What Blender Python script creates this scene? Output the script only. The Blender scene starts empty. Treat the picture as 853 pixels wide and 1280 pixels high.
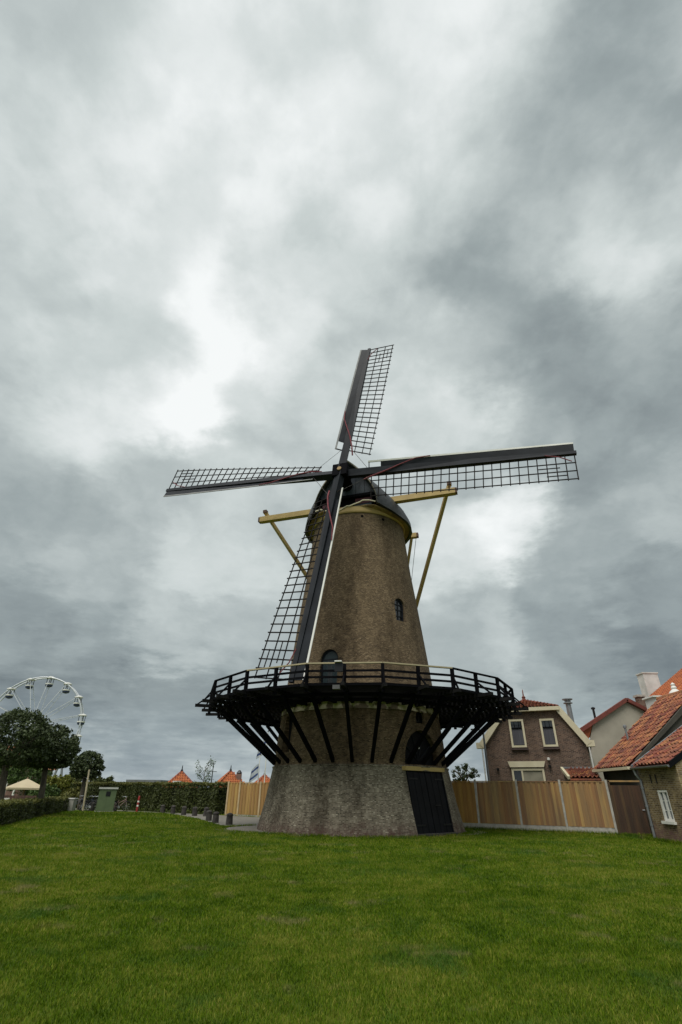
import bpy, bmesh, math, random
import numpy as np
from mathutils import Vector, Matrix
random.seed(7); RNG = np.random.default_rng(7)
R = math.radians
S = bpy.context.scene
COL = S.collection

# ------------------------------------------------------------------ camera
F_PX, PITCH, ROLL, EYE = 620.0, R(29.5), R(.78), 1.6
f0 = Vector((0, math.cos(PITCH), math.sin(PITCH))); u0 = Vector((0, -math.sin(PITCH), math.cos(PITCH)))
r0 = Vector((1, 0, 0))
CR = r0*math.cos(ROLL)+u0*math.sin(ROLL); CU = u0*math.cos(ROLL)-r0*math.sin(ROLL)
CP = Vector((0, 0, EYE))
cd = bpy.data.cameras.new('camera'); cam = bpy.data.objects.new('camera', cd); COL.objects.link(cam)
cd.sensor_fit = 'VERTICAL'; cd.sensor_height = 36; cd.lens = F_PX/1280*36; cd.clip_end = 5000; cd.clip_start = .05
cam.matrix_world = Matrix(((CR.x, CU.x, -f0.x, CP.x), (CR.y, CU.y, -f0.y, CP.y), (CR.z, CU.z, -f0.z, CP.z), (0, 0, 0, 1)))
S.camera = cam
def ray(x, y): return f0+CR*((x-426.5)/F_PX)-CU*((y-640)/F_PX)
def gnd(x, y, z=0): r = ray(x, y); return CP+r*((z-EYE)/r.z)
def atY(x, y, Y): r = ray(x, y); return CP+r*(Y/r.y)

# ------------------------------------------------------------------ node helper
class NT:
    def __init__(s, tree): s.t = tree; tree.nodes.clear()
    def n(s, typ, ins=None, **props):
        nd = s.t.nodes.new(typ)
        for k, v in props.items(): setattr(nd, k, v)
        for k, v in (ins or {}).items():
            if hasattr(v, 'is_linked') or isinstance(v, bpy.types.NodeSocket): s.t.links.new(v, nd.inputs[k])
            else: nd.inputs[k].default_value = v
        return nd
    def m(s, op, a, b=0.0, c=0.0, clamp=False):
        return s.n('ShaderNodeMath', {0: a, 1: b, 2: c}, operation=op, use_clamp=clamp).outputs[0]
    def v(s, op, a, b=(0, 0, 0)):
        nd = s.n('ShaderNodeVectorMath', {0: a, 1: b}, operation=op)
        return nd.outputs['Value'] if op in ('DISTANCE', 'DOT_PRODUCT', 'LENGTH') else nd.outputs[0]
    def noise(s, vec, scale, detail=3, rough=.55, out='Fac'):
        return s.n('ShaderNodeTexNoise', {'Vector': vec, 'Scale': scale, 'Detail': detail, 'Roughness': rough}).outputs[out]
    def ramp(s, fac, stops):
        nd = s.n('ShaderNodeValToRGB', {0: fac}); cr = nd.color_ramp
        while len(cr.elements) < len(stops): cr.elements.new(.5)
        for e, (p, c) in zip(cr.elements, stops): e.position = p; e.color = (*c, 1)
        return nd.outputs[0]
    def mix(s, fac, a, b, blend='MIX'):
        nd = s.n('ShaderNodeMix', {0: fac}, data_type='RGBA', blend_type=blend)
        for i, v in ((6, a), (7, b)):
            if isinstance(v, bpy.types.NodeSocket): s.t.links.new(v, nd.inputs[i])
            else: nd.inputs[i].default_value = (*v, 1)
        return nd.outputs[2]

# ------------------------------------------------------------------ world: broken overcast
def lin(g): return tuple((c/255/12.92) if c <= 10 else ((c/255+.055)/1.055)**2.4 for c in g)
SUN_EL, SUN_AZ = R(58), R(-150)          # azimuth from +Y towards +X
W = bpy.data.worlds.new('World'); S.world = W; W.use_nodes = True
w = NT(W.node_tree)
d = w.n('ShaderNodeTexCoord').outputs['Generated']
sx = w.n('ShaderNodeSeparateXYZ', {0: d}).outputs
zc = w.m('ADD', w.m('MAXIMUM', sx[2], 0), .13)
cuv = w.n('ShaderNodeCombineXYZ', {0: w.m('DIVIDE', sx[0], zc), 1: w.m('DIVIDE', sx[1], zc), 2: 0.37}).outputs[0]
warp = w.n('ShaderNodeTexNoise', {'Vector': cuv, 'Scale': 1.5, 'Detail': 6, 'Roughness': .62}).outputs['Color']
warp0 = w.v('SUBTRACT', warp, (.5, .5, .5))
warp1 = w.v('SUBTRACT', w.n('ShaderNodeTexNoise', {'Vector': cuv, 'Scale': 5.5, 'Detail': 6, 'Roughness': .6}).outputs['Color'], (.5, .5, .5))
dw = w.v('ADD', w.v('ADD', d, w.v('MULTIPLY', warp0, (.22, .22, .20))), w.v('MULTIPLY', warp1, (.12, .12, .12)))
cw = w.v('ADD', cuv, w.v('MULTIPLY', warp0, (.8, .8, .8)))
nA = w.noise(cw, 1.25, 8, .58)
dn = w.v('ADD', w.v('MULTIPLY', d, (1, 1, 1.35)), w.v('MULTIPLY', warp0, (.10, .10, .10)))
nB = w.n('ShaderNodeMapRange', {0: w.noise(dn, 6.0, 8, .52), 1: .38, 2: .62}, interpolation_type='SMOOTHSTEP').outputs[0]
nC = w.noise(dn, 19, 7, .6)
# where the deck of cloud is thin (bright) or thick (dark): x, y, sky value there
SKY = [(60,40,.72),(240,90,.88),(420,170,.87),(330,240,.83),(540,110,.82),(600,30,.84),(30,300,.72),(170,300,.80),(90,190,.77),(160,120,.82),(470,240,.79),(330,30,.80),(480,40,.78),
       (680,90,.55),(650,190,.57),(760,60,.55),(740,115,.64),(800,140,.56),(700,30,.60),(840,50,.74),(625,120,.80),(600,225,.80),(730,200,.62),(800,220,.62),
       (560,275,.68),(595,310,.55),(650,320,.57),(690,265,.64),(760,300,.76),(840,260,.72),(815,345,.82),(640,400,.66),(705,400,.52),(770,405,.55),(845,410,.58),(655,465,.52),(730,470,.50),
       (600,500,.80),(570,420,.70),(820,500,.54),(690,560,.58),(780,570,.54),(845,600,.62),(645,650,.90),(570,690,.78),(620,590,.64),(720,690,.62),(800,650,.62),(730,740,.60),(830,750,.52),
       (258,340,.95),(295,425,.94),(232,520,.92),(240,260,.82),(340,490,.78),(190,420,.76),(330,340,.76),(180,500,.80),(100,450,.77),(10,450,.68),(85,545,.80),(30,560,.66),(450,330,.70),(400,300,.74),(480,420,.68),(360,390,.78),(410,500,.70),(540,520,.74),
       (60,640,.62),(180,610,.67),(150,680,.63),(270,690,.71),(120,740,.63),(310,600,.70),(30,790,.55),(120,810,.56),(220,790,.64),(300,820,.61),(600,790,.65),(720,810,.55),
       (820,830,.47),(60,850,.46),(160,870,.47),(240,890,.50),(170,935,.56),(230,962,.64),(120,965,.66),(580,900,.60)]
BASE = .71; K = 300.0
num = den = None
for x, y, g in SKY:
    q = w.v('SUBTRACT', dw, tuple(ray(x, y).normalized()))
    e = w.m('EXPONENT', w.m('MULTIPLY', w.v('DOT_PRODUCT', q, q), -K))
    num = w.m('MULTIPLY_ADD', e, .72+(g-.70)*1.15+.045-BASE, num if num is not None else 0.0); den = w.m('ADD', e, den if den is not None else .015)
val = w.m('ADD', w.m('DIVIDE', num, den), BASE)
val = w.m('ADD', val, w.m('MULTIPLY', w.m('SUBTRACT', nA, .5), .15))
val = w.m('ADD', val, w.m('MULTIPLY', w.m('SUBTRACT', nB, .5), .075))
val = w.m('ADD', val, w.m('MULTIPLY', w.m('SUBTRACT', nC, .5), .085))
ccol = w.ramp(val, [(.30, lin((74, 82, 85))), (.45, lin((107, 116, 119))), (.62, lin((155, 165, 165))), (.80, lin((203, 211, 209))), (1.0, lin((248, 251, 250)))])
# low down the deck is bluer and broken into small banks
low = w.m('SUBTRACT', 1, w.m('MULTIPLY', sx[2], 6.5), clamp=True)
nH = w.noise(w.v('MULTIPLY', d, (7, 7, 26)), 1.0, 6, .6)
lowcol = w.ramp(nH, [(.34, lin((112, 128, 144))), (.5, lin((138, 152, 163))), (.66, lin((190, 200, 204)))])
ccol = w.mix(w.m('MULTIPLY', low, .8), ccol, lowcol)
sky = w.n('ShaderNodeTexSky', sky_type='NISHITA', sun_disc=False, sun_elevation=SUN_EL, sun_rotation=SUN_AZ)
bg1 = w.n('ShaderNodeBackground', {0: sky.outputs[0], 1: .055}); bg2 = w.n('ShaderNodeBackground', {0: ccol, 1: .60})
mx = w.n('ShaderNodeMixShader', {0: .93, 1: bg1.outputs[0], 2: bg2.outputs[0]})
w.n('ShaderNodeOutputWorld', {0: mx.outputs[0]})
W.cycles.sampling_method = 'MANUAL'; W.cycles.sample_map_resolution = 512

sl = bpy.data.lights.new('sun', 'SUN'); sl.energy = 1.5; sl.angle = R(40); sl.color = (1, .96, .9)
so = bpy.data.objects.new('sun', sl); COL.objects.link(so)
sdir = Vector((math.sin(SUN_AZ)*math.cos(SUN_EL), math.cos(SUN_AZ)*math.cos(SUN_EL), math.sin(SUN_EL)))
so.rotation_euler = sdir.to_track_quat('Z', 'Y').to_euler(); so.location = (0, 0, 60)
vs = S.view_settings; vs.view_transform = 'Standard'; vs.look = 'None'; vs.exposure = .8; vs.gamma = 1; vs.use_curve_mapping = False
S.render.engine = 'CYCLES'

# ------------------------------------------------------------------ materials
MATS = {}
def mat(name, c1, c2=None, scale=2.0, detail=4, rough=.8, rand=0.0, bump=0.0, bscale=40, metal=0.0, stretch=(1, 1, 1), spec=.5, contrast=(.35, .65), trans=0):
    if name in MATS: return MATS[name]
    m = bpy.data.materials.new(name); m.use_nodes = True; t = NT(m.node_tree); MATS[name] = m
    pos = t.n('ShaderNodeNewGeometry').outputs['Position']
    pv = t.v('MULTIPLY', pos, stretch)
    fac = t.n('ShaderNodeMapRange', {0: t.noise(pv, scale, detail), 1: contrast[0], 2: contrast[1]}).outputs[0]
    col = t.mix(fac, c1, c2 or tuple(x*.72 for x in c1))
    if rand:
        oi = t.n('ShaderNodeObjectInfo').outputs['Random']
        col = t.n('ShaderNodeHueSaturation', {'Hue': t.m('MULTIPLY_ADD', oi, rand*.05, .5-rand*.025), 'Saturation': 1.0, 'Value': t.m('MULTIPLY_ADD', oi, rand, 1-rand/2), 'Color': col}).outputs[0]
    b = t.n('ShaderNodeBsdfPrincipled', {'Base Color': col, 'Roughness': rough, 'Metallic': metal, 'Specular IOR Level': spec})
    if bump:
        bn = t.n('ShaderNodeBump', {'Height': t.noise(pv, bscale, 4), 'Strength': bump, 'Distance': .02})
        t.t.links.new(bn.outputs[0], b.inputs['Normal'])
    out = b.outputs[0]
    if trans:
        tr = t.n('ShaderNodeBsdfTranslucent', {0: col}); out = t.n('ShaderNodeMixShader', {0: trans, 1: b.outputs[0], 2: tr.outputs[0]}).outputs[0]
    t.n('ShaderNodeOutputMaterial', {0: out}); return m

def brick_mat(name, cols, mortar, angle=None, centre=(0, 0), rad=4.3, stain=.5, bw=.22, rh=.066, blotch=None, patch=None, msize=.010):
    """coursed brick laid on a wall of heading `angle`, or round a cylinder about `centre`"""
    m = bpy.data.materials.new(name); m.use_nodes = True; t = NT(m.node_tree); MATS[name] = m
    pos = t.n('ShaderNodeNewGeometry').outputs['Position']
    p = t.n('ShaderNodeSeparateXYZ', {0: pos}).outputs
    if angle is None:
        u = t.m('MULTIPLY', t.m('ARCTAN2', t.m('SUBTRACT', p[1], centre[1]), t.m('SUBTRACT', p[0], centre[0])), rad)
    else:
        u = t.m('ADD', t.m('MULTIPLY', p[0], math.cos(angle)), t.m('MULTIPLY', p[1], math.sin(angle)))
        u = t.m('ADD', u, t.m('MULTIPLY', t.m('SUBTRACT', t.m('MULTIPLY', p[1], math.cos(angle)), t.m('MULTIPLY', p[0], math.sin(angle))), 1.0))
    uv = t.n('ShaderNodeCombineXYZ', {0: u, 1: p[2], 2: 0}).outputs[0]
    wob = t.v('MULTIPLY', t.v('SUBTRACT', t.noise(pos, 3, 3, .5, 'Color'), (.5, .5, .5)), (.02, .012, 0))
    br = t.n('ShaderNodeTexBrick', {'Vector': t.v('ADD', uv, wob), 'Color1': (0, 0, 0, 1), 'Color2': (1, 1, 1, 1), 'Mortar': (.5, .5, .5, 1), 'Scale': 1.0, 'Mortar Size': msize, 'Mortar Smooth': .2, 'Bias': 0, 'Brick Width': bw, 'Row Height': rh})
    cell = t.n('ShaderNodeTexWhiteNoise', {'Vector': t.n('ShaderNodeVectorMath', {0: uv, 1: (bw*.5, rh, 1)}, operation='SNAP').outputs[0]}, noise_dimensions='2D').outputs[0]
    f = t.m('ADD', t.m('MULTIPLY', br.outputs[0], .5), t.m('MULTIPLY', cell, .5))
    f = t.m('ADD', t.m('MULTIPLY', f, .62), t.m('MULTIPLY', t.noise(pos, 1.1, 6, .65), .38))
    col = t.ramp(f, [(.25, cols[0]), (.45, cols[1]), (.62, cols[2]), (.8, cols[3])])
    col = t.mix(br.outputs[1], col, mortar)
    # rain streaks and weathering: darker runs, long in z
    st = t.n('ShaderNodeMapRange', {0: t.noise(t.v('MULTIPLY', pos, (1, 1, .13)), .9, 5, .6), 1: .42, 2: .62}).outputs[0]
    col = t.mix(t.m('MULTIPLY', st, stain), col, t.mix(1, col, (.36, .34, .32), 'MULTIPLY'))
    bl = t.n('ShaderNodeMapRange', {0: t.noise(pos, 2.6, 6, .7), 1: .5, 2: .72}).outputs[0]
    col = t.mix(t.m('MULTIPLY', bl, .45), col, blotch or tuple(min(1, c*1.25) for c in cols[3]))
    if patch:    # damp band near the ground: (height, colour)
        ft = t.n('ShaderNodeMapRange', {0: t.m('ADD', p[2], t.m('MULTIPLY', t.noise(pos, 1.6, 5), .7)), 1: patch[0]+.55, 2: patch[0], 3: 0, 4: 1}).outputs[0]
        ft = t.m('MULTIPLY', ft, t.n('ShaderNodeMapRange', {0: t.noise(pos, 5, 5, .7), 1: .35, 2: .6}).outputs[0])
        col = t.mix(ft, col, patch[1])
    hgt = t.m('SUBTRACT', t.m('MULTIPLY', cell, .5), br.outputs[1])
    bn = t.n('ShaderNodeBump', {'Height': hgt, 'Strength': .35, 'Distance': .012})
    b = t.n('ShaderNodeBsdfPrincipled', {'Base Color': col, 'Roughness': .92, 'Normal': bn.outputs[0], 'Specular IOR Level': .2})
    t.n('ShaderNodeOutputMaterial', {0: b.outputs[0]}); return m

MC = (1.2, 29.75)                                                    # mill axis
mill_brick = brick_mat('mill_brick', [(.032, .020, .011), (.10, .066, .034), (.165, .113, .060), (.30, .22, .13)], (.155, .12, .08), centre=MC, stain=.7, blotch=(.27, .20, .12), bw=.15, rh=.05)
plinth_brick = brick_mat('plinth_brick', [(.045, .036, .026), (.135, .112, .080), (.245, .21, .155), (.45, .40, .31)], (.22, .195, .15), centre=MC, rad=4.9, stain=.9, blotch=(.36, .32, .245), bw=.15, rh=.05, patch=(.42, (.085, .05, .04)))
HA = math.atan2(33.7-36.3, 15.54-9.58)
house_brick = brick_mat('house_brick', [(.042, .026, .019), (.108, .064, .043), (.155, .095, .064), (.21, .14, .10)], (.24, .20, .17), angle=HA, stain=.35)
cottage_brick = brick_mat('cottage_brick', [(.07, .046, .024), (.18, .125, .058), (.26, .19, .09), (.34, .26, .14)], (.34, .29, .21), angle=math.pi/2, stain=.5, patch=(.65, (.17, .10, .085)))

tar = mat('tarred_wood', (.0035, .0035, .005), (.006, .006, .0075), 3, rough=.85, rand=.4, spec=.05)
lightened_tar = mat('lightened_tarred_wood', (.007, .007, .008), (.014, .0135, .013), 4, rough=.85, rand=.6, spec=.08)  # tar lightened in colour so the shaded gallery underside shows its structure
slate_paint = mat('sail_paint', (.010, .012, .016), (.018, .021, .027), 1.2, rough=.6, rand=.2, spec=.2)
lath_m = mat('lath_wood', (.010, .009, .009), (.02, .017, .016), 2, rough=.8, rand=.4, spec=.15)
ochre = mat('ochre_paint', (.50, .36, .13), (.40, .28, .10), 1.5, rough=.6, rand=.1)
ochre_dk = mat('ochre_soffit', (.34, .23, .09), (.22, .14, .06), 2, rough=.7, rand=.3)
cream = mat('cream_paint', (.68, .62, .44), (.60, .54, .37), 1.5, rough=.55)
white_p = mat('white_paint', (.76, .75, .70), (.66, .65, .60), 1.5, rough=.55)
cap_m = mat('cap_roofing', (.018, .020, .024), (.045, .047, .05), 5, rough=.5, bump=.5, bscale=14, rand=.1)
board_m = mat('cap_boards', (.05, .062, .075), (.036, .044, .053), 3, rough=.6, spec=.2, rand=.35)
burg = mat('burgundy_paint', (.10, .014, .022), None, rough=.5)
rope_m = mat('furled_rope', (.24, .055, .065), (.15, .04, .05), 8, rough=.9)
rope_thin = mat('thin_rope', (.10, .09, .085), None, rough=.9)
black_door = mat('black_door', (.0035, .004, .0055), (.007, .008, .010), 2, rough=.55, rand=.4, spec=.12)
green_door = mat('green_door', (.010, .022, .026), (.016, .032, .036), 2, rough=.4, rand=.2)
glass = mat('dark_glass', (.012, .014, .017), (.02, .022, .026), 1.5, rough=.08, spec=.8)
curtain = mat('net_curtain', (.10, .10, .115), (.06, .06, .07), 14, rough=.9, stretch=(1, 1, .02))
blind = mat('roller_blind', (.30, .28, .21), None, rough=.8)
concrete = mat('concrete', (.46, .44, .39), (.33, .315, .28), 6, rough=.9, bump=.2)
fence_new = mat('new_fence_wood', (.42, .25, .06), (.32, .18, .045), 4, rough=.8, rand=.35, stretch=(1, 1, .12))
fence_old = mat('brown_fence_wood', (.37, .21, .08), (.235, .15, .075), 3.0, rough=.85, rand=.5, stretch=(1, 1, .15))
fence_light = mat('light_fence_wood', (.42, .26, .085), (.32, .19, .06), 4, rough=.8, rand=.35, stretch=(1, 1, .12))
gate_wood = mat('gate_wood', (.085, .042, .018), (.045, .025, .012), 4, rough=.75, rand=.5, stretch=(1, 1, .15))
zinc = mat('zinc', (.24, .255, .265), (.18, .19, .20), 3, rough=.45, metal=.3)
plaster = mat('beige_plaster', (.42, .385, .315), (.33, .30, .245), .8, rough=.95, bump=.15, bscale=12)
render_grey = mat('grey_render', (.045, .041, .032), (.085, .078, .063), .9, detail=7, rough=.95, bump=.2, bscale=8)
tile_red = mat('red_pantile', (.33, .105, .048), (.165, .066, .040), 2.4, detail=6, rough=.8, rand=.75)
tile_orange = mat('orange_pantile', (.44, .125, .035), (.30, .085, .03), 2.5, detail=6, rough=.75, rand=.4)
white_wash = mat('whitewash', (.70, .70, .67), (.52, .52, .49), 1.3, rough=.9, bump=.15)
bark = mat('bark', (.115, .095, .07), (.06, .05, .038), 6, rough=.95, bump=.6, bscale=14, stretch=(1, 1, .3))
metal_dk = mat('dark_metal', (.02, .021, .023), None, rough=.4, metal=.5)
rubber = mat('rubber', (.012, .012, .012), None, rough=.8)
steel = mat('pale_steel', (.62, .64, .66), (.5, .52, .55), 1, rough=.45, metal=.1)
blue_p = mat('navy_paint', (.025, .035, .08), None, rough=.4)
red_p = mat('red_paint', (.33, .03, .028), None, rough=.5)
cab_green = mat('cabinet_green', (.11, .155, .07), (.09, .13, .06), 2, rough=.6)
putty = mat('putty_grey', (.36, .355, .31), (.29, .285, .25), 3, rough=.7)
stone = mat('bollard_stone', (.028, .025, .022), (.06, .054, .048), 6, rough=.95, bump=.4, bscale=20, rand=.3)
canvas_m = mat('cream_canvas', (.66, .56, .38), (.60, .50, .34), 2, rough=.9, trans=.2)

def leaf_mat(name, dark, light, scale=.9, tr=.18, rough=.55):
    m = bpy.data.materials.new(name); m.use_nodes = True; t = NT(m.node_tree); MATS[name] = m
    geo = t.n('ShaderNodeNewGeometry'); at = t.n('ShaderNodeAttribute', attribute_name='rnd').outputs['Fac']
    f = t.m('ADD', t.m('MULTIPLY', at, .6), t.m('MULTIPLY', t.noise(geo.outputs['Position'], scale, 3), .4))
    col = t.mix(f, dark, light)
    b = t.n('ShaderNodeBsdfPrincipled', {'Base Color': col, 'Roughness': rough, 'Specular IOR Level': .3})
    tr_ = t.n('ShaderNodeBsdfTranslucent', {0: col})
    t.n('ShaderNodeOutputMaterial', {0: t.n('ShaderNodeMixShader', {0: tr, 1: b.outputs[0], 2: tr_.outputs[0]}).outputs[0]}); return m
leaf_dark = leaf_mat('dark_leaves', (.026, .040, .016), (.090, .118, .045))
leaf_mid = leaf_mat('mid_leaves', (.03, .06, .015), (.09, .14, .03))
leaf_yel = leaf_mat('yellow_leaves', (.09, .11, .015), (.20, .20, .03))
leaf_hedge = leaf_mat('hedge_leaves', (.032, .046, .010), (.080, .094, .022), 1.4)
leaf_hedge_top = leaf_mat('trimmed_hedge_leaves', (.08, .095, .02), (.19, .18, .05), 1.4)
core_m = mat('hedge_core', (.010, .014, .006), None, rough=1)

def ground_mats():
    m = bpy.data.materials.new('lawn'); m.use_nodes = True; t = NT(m.node_tree); MATS['lawn'] = m
    pos = t.n('ShaderNodeNewGeometry').outputs['Position']
    big = t.noise(pos, .22, 5, .6); mid = t.noise(pos, 1.7, 5, .65); fine = t.noise(pos, 22, 4, .7)
    f = t.m('ADD', t.m('ADD', t.m('MULTIPLY', big, .35), t.m('MULTIPLY', mid, .3)), t.m('MULTIPLY', fine, .35))
    col = t.ramp(f, [(.34, (.028, .052, .003)), (.45, (.058, .098, .005)), (.55, (.10, .14, .010)), (.68, (.20, .19, .04))])
    clo = t.n('ShaderNodeMapRange', {0: t.noise(t.v('ADD', pos, (31, 7, 0)), .55, 5, .65), 1: .54, 2: .66}).outputs[0]
    col = t.mix(t.m('MULTIPLY', clo, .6), col, (.040, .105, .018))
    dry = t.n('ShaderNodeMapRange', {0: t.noise(pos, .75, 5, .7), 1: .585, 2: .68}).outputs[0]
    col = t.mix(t.m('MULTIPLY', dry, .75), col, (.20, .17, .075))
    bn = t.n('ShaderNodeBump', {'Height': t.noise(pos, 30, 4, .7), 'Strength': .9, 'Distance': .04})
    b = t.n('ShaderNodeBsdfPrincipled', {'Base Color': col, 'Roughness': .9, 'Normal': bn.outputs[0], 'Specular IOR Level': .15})
    t.n('ShaderNodeOutputMaterial', {0: b.outputs[0]})
    g = bpy.data.materials.new('blades'); g.use_nodes = True; t = NT(g.node_tree); MATS['blades'] = g
    pos = t.n('ShaderNodeNewGeometry').outputs['Position']; at = t.n('ShaderNodeAttribute', attribute_name='rnd').outputs['Fac']
    big = t.noise(pos, .22, 5, .6); mid = t.noise(pos, 1.7, 5, .65)
    f = t.m('ADD', t.m('ADD', t.m('MULTIPLY', big, .4), t.m('MULTIPLY', mid, .38)), t.m('MULTIPLY', at, .22))
    col = t.ramp(f, [(.35, (.024, .058, .002)), (.44, (.066, .128, .004)), (.53, (.125, .190, .009)), (.64, (.27, .26, .05))])
    clo = t.n('ShaderNodeMapRange', {0: t.noise(t.v('ADD', pos, (31, 7, 0)), .55, 5, .65), 1: .54, 2: .66}).outputs[0]
    col = t.mix(t.m('MULTIPLY', clo, .6), col, (.040, .105, .018))
    dry = t.n('ShaderNodeMapRange', {0: t.noise(pos, .75, 5, .7), 1: .585, 2: .68}).outputs[0]
    col = t.mix(t.m('MULTIPLY', dry, .7), col, (.26, .22, .10))
    b = t.n('ShaderNodeBsdfPrincipled', {'Base Color': col, 'Roughness': .7, 'Specular IOR Level': .06})
    tr = t.n('ShaderNodeBsdfTranslucent', {0: col})
    t.n('ShaderNodeOutputMaterial', {0: t.n('ShaderNodeMixShader', {0: .25, 1: b.outputs[0], 2: tr.outputs[0]}).outputs[0]})
ground_mats()
gravel = mat('gravel', (.26, .235, .195), (.11, .10, .08), 9, detail=6, rough=.95, bump=.8, bscale=24)
paving = mat('path_paving', (.20, .185, .155), (.13, .12, .10), 3, detail=6, rough=.95, bump=.4, bscale=20)

# ------------------------------------------------------------------ builders
def wpos(o):
    v = Vector((0, 0, 0))
    while o: v = v+o.location; o = o.parent
    return v
def tag(o, label=None, cat=None, group=None, kind=None):
    for k, v in (('label', label), ('category', cat), ('group', group), ('kind', kind)):
        if v: o[k] = v
    return o
def empty(name, loc, label=None, cat=None, group=None):
    o = bpy.data.objects.new(name, None); COL.objects.link(o); o.location = loc; o.empty_display_size = .3
    return tag(o, label, cat, group)
def mesh_of(name, verts, faces, m, smooth=False):
    me = bpy.data.meshes.new(name); me.from_pydata([tuple(v) for v in verts], [], faces)
    me.materials.append(m)
    if smooth: me.polygons.foreach_set('use_smooth', [True]*len(me.polygons))
    me.update(); return me
def add(name, verts, faces, m, parent=None, smooth=False, fix=True):
    """one mesh object from world-space vertices"""
    off = wpos(parent) if parent else Vector((0, 0, 0))
    if parent is None:
        a = np.array([tuple(v) for v in verts]); off = Vector(((a[:, 0].min()+a[:, 0].max())/2, (a[:, 1].min()+a[:, 1].max())/2, a[:, 2].min()))
    me = mesh_of(name, [Vector(v)-off for v in verts], faces, m, smooth)
    if fix:
        bm = bmesh.new(); bm.from_mesh(me); bmesh.ops.recalc_face_normals(bm, faces=bm.faces); bm.to_mesh(me); bm.free()
    o = bpy.data.objects.new(name, me); COL.objects.link(o)
    if parent: o.parent = parent
    else: o.location = off
    return o
_cube = {}
CUBE_V = [(x, y, z) for x in (-.5, .5) for y in (-.5, .5) for z in (-.5, .5)]
CUBE_F = [(0, 1, 3, 2), (4, 6, 7, 5), (0, 4, 5, 1), (2, 3, 7, 6), (0, 2, 6, 4), (1, 5, 7, 3)]
def frame(p, q, up):
    x = (q-p); L = x.length; x = x/L; z = up-x*up.dot(x)
    if z.length < 1e-4: z = Vector((1, 0, 0))-x*x.x
    z.normalize(); y = z.cross(x); return x, y, z, L
def beam(name, p, q, wd, hh, m, parent, up=Vector((0, 0, 1))):
    """rectangular bar from p to q; all bars of a material share one box"""
    if m.name not in _cube: _cube[m.name] = mesh_of('bar_'+m.name, CUBE_V, CUBE_F, m)
    p = Vector(p); q = Vector(q); x, y, z, L = frame(p, q, Vector(up))
    o = bpy.data.objects.new(name, _cube[m.name]); COL.objects.link(o); o.parent = parent
    c = (p+q)/2-wpos(parent)
    o.matrix_local = Matrix(((x.x*L, y.x*wd, z.x*hh, c.x), (x.y*L, y.y*wd, z.y*hh, c.y), (x.z*L, y.z*wd, z.z*hh, c.z), (0, 0, 0, 1)))
    return o
class MB:
    def __init__(s): s.v = []; s.f = []
    def geo(s, vs, fs): n = len(s.v); s.v += [Vector(v) for v in vs]; s.f += [tuple(i+n for i in f) for f in fs]; return s
    def bar(s, p, q, w1, h1, up=(0, 0, 1), w2=None, h2=None):
        p = Vector(p); q = Vector(q); x, y, z, L = frame(p, q, Vector(up)); w2 = w1 if w2 is None else w2; h2 = h1 if h2 is None else h2
        vs = [c+y*a*ww/2+z*b*hh/2 for c, ww, hh in ((p, w1, h1), (q, w2, h2)) for a in (-1, 1) for b in (-1, 1)]
        return s.geo(vs, CUBE_F)
    def box(s, lo, hi): return s.geo([(x, y, z) for x in (lo[0], hi[0]) for y in (lo[1], hi[1]) for z in (lo[2], hi[2])], CUBE_F)
    def tube(s, pts, r, n=6, r2=None, cap=True):
        pts = [Vector(p) for p in pts]; rings = []
        for i, p in enumerate(pts):
            a = pts[min(i+1, len(pts)-1)]-pts[max(i-1, 0)]; a.normalize()
            u = a.cross(Vector((0, 0, 1)));
            if u.length < 1e-3: u = a.cross(Vector((1, 0, 0)))
            u.normalize(); v = a.cross(u); rr = r if r2 is None else r+(r2-r)*i/(len(pts)-1)
            rings.append([p+(u*math.cos(t)+v*math.sin(t))*rr for t in (2*math.pi*k/n for k in range(n))])
        vs = [v for ring in rings for v in ring]; fs = []
        for i in range(len(pts)-1):
            for k in range(n): fs.append((i*n+k, i*n+(k+1) % n, (i+1)*n+(k+1) % n, (i+1)*n+k))
        if cap: fs += [tuple(range(n-1, -1, -1)), tuple((len(pts)-1)*n+k for k in range(n))]
        return s.geo(vs, fs)
    def lathe(s, prof, c=(0, 0, 0), n=24):
        c = Vector(c); vs = []; fs = []
        for r, z in prof: vs += [c+Vector((r*math.cos(2*math.pi*k/n), r*math.sin(2*math.pi*k/n), z)) for k in range(n)]
        for i in range(len(prof)-1):
            for k in range(n): fs.append((i*n+k, i*n+(k+1) % n, (i+1)*n+(k+1) % n, (i+1)*n+k))
        fs += [tuple(range(n-1, -1, -1)), tuple((len(prof)-1)*n+k for k in range(n))]
        return s.geo(vs, fs)
    def prism(s, poly, ex):
        poly = [Vector(p) for p in poly]; ex = Vector(ex); n = len(poly)
        return s.geo(poly+[p+ex for p in poly], [tuple(range(n)), tuple(range(2*n-1, n-1, -1))]+[(i, (i+1) % n, n+(i+1) % n, n+i) for i in range(n)])
    def strip(s, secs, closed=True):
        """skin a run of equal cross-sections"""
        n = len(secs[0]); vs = [p for c in secs for p in c]; fs = []
        for i in range(len(secs)-1):
            for k in range(n if closed else n-1): fs.append((i*n+k, i*n+(k+1) % n, (i+1)*n+(k+1) % n, (i+1)*n+k))
        if closed: fs += [tuple(range(n)), tuple((len(secs)-1)*n+k for k in range(n-1, -1, -1))]
        return s.geo(vs, fs)
    def build(s, name, m, parent=None, smooth=False): return add(name, s.v, s.f, m, parent, smooth)
def inst(name, me, M, parent):
    o = bpy.data.objects.new(name, me); COL.objects.link(o); o.parent = parent
    o.matrix_local = Matrix.Translation(-wpos(parent)) @ M; return o
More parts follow.
